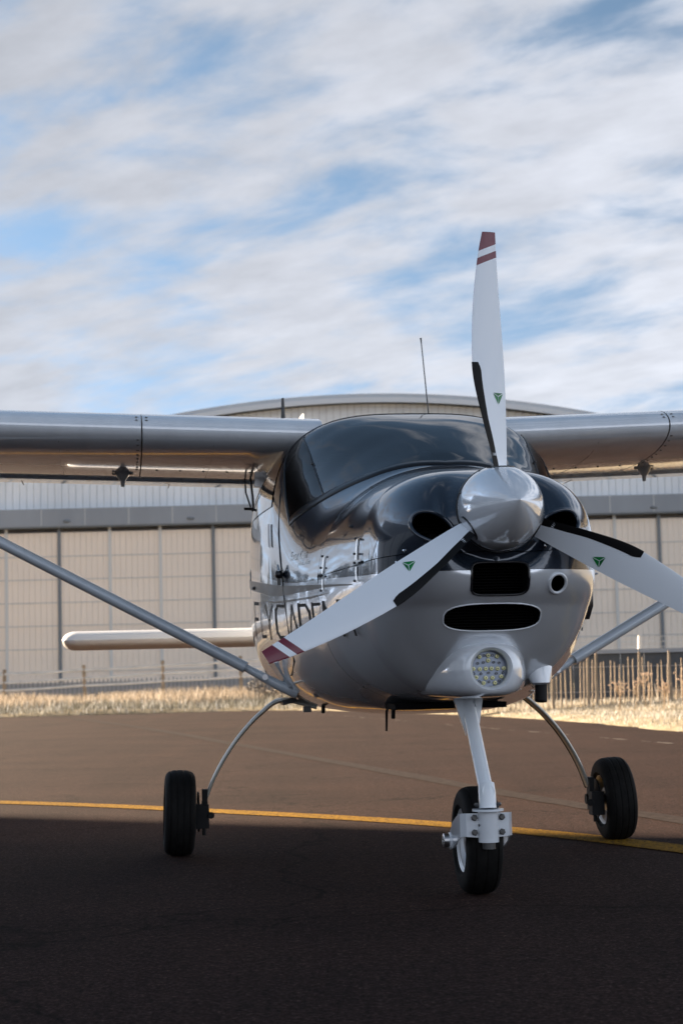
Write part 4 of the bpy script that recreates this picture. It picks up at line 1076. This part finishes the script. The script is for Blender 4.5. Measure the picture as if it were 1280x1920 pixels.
leg_img = [(-.36, .612), (-.507, .645), (-.595, .592), (-.68, .505), (-.745, .415), (-.795, .325), (-.832, .235)]
for sx in (-1, 1):
    pts = curve_pts([(abs(a)*sx, b_) for a, b_ in leg_img], 6)
    pts = [Vector((p.x, 2.12+.10*(i/(len(pts)-1)), p.y)) for i, p in enumerate(pts)]
    LG = MB().tube(pts, [lerp(.0105, .0082, i/(len(pts)-1)) for i in range(len(pts))], 14, flat=(3.0, 1.0), up=(sx*.6, 0, .8)).obj('gear_leg', M_leg, AC, smooth=60)
    MB().tube([p+Vector((-sx*.002, .030, -.008)) for p in pts[4:]], .005, 6).obj('brake_hose', M_gasket, LG)
    MB().box((sx*.480, 2.125, .640), (.06, .10, .022), rot=Matrix.Rotation(sx*.25, 3, 'Y')).obj('leg_clamp', M_gasket, LG, bevel=.01)
    wc = Vector((sx*.945, 2.22, .178)); wheel(AC, wc, .180, .130, cam=sx*-.035 if sx < 0 else -.06)
    mb = MB(); mb.cyl((sx*.82, 2.22, .18), (sx*.90, 2.22, .178), .022, 16); mb.cyl((sx*.862, 2.22, .18), (sx*.868, 2.22, .18), .085, 28); mb.cyl((sx*.835, 2.22, .18), (sx*.85, 2.22, .18), .045, 20)
    BR = mb.obj('brake_disc', M_black, AC)
    mb = MB(); mb.box((sx*.852, 2.16, .165), (.055, .06, .10)); mb.box((sx*.838, 2.20, .205), (.022, .05, .14)); mb.cyl((sx*.845, 2.165, .12), (sx*.845, 2.165, .085), .008); mb.cyl((sx*.825, 2.15, .17), (sx*.815, 2.12, .17), .014)
    mb.obj('brake_caliper', M_black, BR, bevel=.005)

# --- nose gear
NA = Vector((0, .536, .180))
wheel(AC, NA, .180, .122, grooves=3, rimm=mat('nose_rim', (.62, .62, .63), .35, metal=.5))
t0, t1 = Vector((0, .66, .68)), Vector((0, .345, .345))
NL = MB().tube([t0, t0.lerp(t1, .14), t0.lerp(t1, .16), t1], [.038, .028, .0238, .0238], 24).obj('nose_leg', M_legw, AC, smooth=50)
for sx in (-1, 1):
    MB().rings([[(sx*.02, .60, .66), (sx*.056, .62, .675), (sx*.02, .56, .53)], [(sx*.02, .625, .665), (sx*.056, .64, .675), (sx*.02, .585, .53)]]).obj('gusset', M_legw, NL, smooth=0)
mb = MB(); mb.tube([(0, .352, .378), (0, .340, .345), (0, .335, .300)], [.027, .029, .029], 24); mb.obj('steering_collar', M_legw, NL)
mb = MB(); mb.tube([t1+Vector((0, -.010, .008)), t1+Vector((0, -.026, .012))], .0215, 24); mb.obj('leg_cap', M_legw, NL)
mb = MB(); mb.cyl((0, .335, .298), (0, .335, .291), .052, 32); mb.obj('collar_flange', M_legw, NL)
mb = MB(); mb.cyl((0, .335, .291), (0, .335, .190), .034, 28); FK = mb.obj('fork', M_white, AC)
# fork plate: wraps the front of the tyre, arms run back to the axle
def fork_rows():
    path = [(-.086, .555, .148, .205), (-.086, .50, .158, .245), (-.086, .43, .185, .268), (-.084, .375, .206, .282), (-.070, .348, .208, .284), (-.030, .340, .205, .284), (.030, .340, .205, .284), (.070, .348, .208, .284), (.084, .375, .206, .282), (.086, .43, .185, .268), (.086, .50, .158, .245), (.086, .555, .148, .205)]
    return path
fp = fork_rows(); rg = []
for i, (x, y, z0, z1) in enumerate(fp):
    a, b_ = fp[max(i-1, 0)], fp[min(i+1, len(fp)-1)]; tx, ty = b_[0]-a[0], b_[1]-a[1]; L = math.hypot(tx, ty); nx, ny = ty/L, -tx/L
    rg.append([(x+nx*.003, y+ny*.003, z0), (x+nx*.003, y+ny*.003, z1), (x-nx*.003, y-ny*.003, z1), (x-nx*.003, y-ny*.003, z0)])
MB().rings(rg).obj('fork_plate', M_white, FK, smooth=25)
for sx in (-1, 1):
    MB().lathe((sx*.085, .548, .180), (sx, 0, 0), [(-.004, .027), (.008, .027), (.010, .023)], 24, cap=True).obj('axle_boss', M_white, FK)
    if sx < 0: MB().lathe((sx*.092, .548, .180), (sx, 0, 0), [(0, .024), (.020, .024), (.022, .021), (.022, .013), (.010, .012), (.010, .0)], 24).obj('axle_nut', M_metal, FK)
    for z in (.222, .270): 
        MB().lathe((sx*.046, .338, z), (0, -1, 0), [(0, .011), (.004, .011), (.006, .0075), (.012, .0075), (.012, 0)], 6).obj('bolt', M_bolt, FK)
    MB().ball((sx*.038, .335, .312), .008, 8).obj('stop_bolt', M_bolt, FK)
MB().lathe((-.028, .333, .246), (0, -1, 0), [(0, .007), (.008, .007), (.012, .003), (.014, .003), (.014, 0)], 10).obj('grease_nipple', M_bolt, FK)
mb = MB(); mb.cyl((0, .335, .19), (0, .335, .168), .022, 20); mb.obj('fork_nut', M_bolt, FK)
for sx in (-1, 1): MB().cyl((sx*.075, NA.y, NA.z), (sx*.095, NA.y+.01, NA.z), .012, 12).obj('axle_end', M_metal, FK)

# --- tail
def tp_ring(x, y0, c, z, th, t0=0, t1=1, n=14):
    ts = [t0+(t1-t0)*(1-math.cos(PI*i/n))/2 for i in range(n+1)]; f = lambda t: 5*th*(.2969*math.sqrt(t)-.126*t-.3516*t*t+.2843*t**3-.1036*t**4)
    up = [Vector((x, y0+c*t, z+c*f(t))) for t in ts]; lo = [Vector((x, y0+c*t, z-c*f(t))) for t in ts]
    return up[::-1]+lo[1:]
M_tail = mat('tail_white', (.64, .64, .64), .3, coat=.3)
for sx in (-1, 1):
    TPx = MB().rings([tp_ring(sx*.02, 5.40, .82, .985, .145)]+[tp_ring(sx*x, 5.40, .82, .985, .145) for x in (.5, 1.0, 1.44)]+[tp_ring(sx*(1.44+.085*math.sin(a)), 5.40+.06*(1-math.cos(a)), .82-.14*(1-math.cos(a)), .985, .145*math.cos(a)**.6+.002) for a in (.3, .6, .9, 1.15, 1.35, 1.5)]).obj('tailplane', M_tail, AC, smooth=50)
    MB().box((sx*.53, 6.27, .955), (.9, .16, .012)).obj('trim_tab', M_tail, TPx, bevel=.003)
rg = []
for i in range(14):
    q = i/13; z = 1.15+(2.405-1.15)*q; y0 = 5.25+.55*q; c = lerp(1.15, .52, q); th = .10 if q < .97 else .06
    if q > .9: c *= 1-.25*((q-.9)/.1)**2; th = .10*(1-((q-.9)/.1)**2*.6)
    f = lambda t: 5*th*(.2969*math.sqrt(t)-.126*t-.3516*t*t+.2843*t**3-.1036*t**4)*c
    ts = [(1-math.cos(PI*k/14))/2 for k in range(15)]
    rg.append([(f(t), y0+c*t, z) for t in ts]+[(-f(t), y0+c*t, z) for t in ts[-2:0:-1]])
MB().rings(rg).obj('fin', M_tail, AC, smooth=50)
# --- aerials
mb = MB(); mb.rings([[(-.442+a*w, 2.5+b_*w*4, z) for a, b_ in ((-1,0),(0,-1),(1,0),(0,1))] for z, w in ((1.79, .011), (1.90, .010), (1.995, .006))]); mb.obj('blade_aerial', M_black, AC)
MB().tube([(.256, 2.6, 1.76), (.24, 2.6, 1.95), (.217, 2.6, 2.265), (.215, 2.6, 2.29)], [.0045, .003, .0025, .0045], 8).obj('whip_aerial', M_gasket, AC)
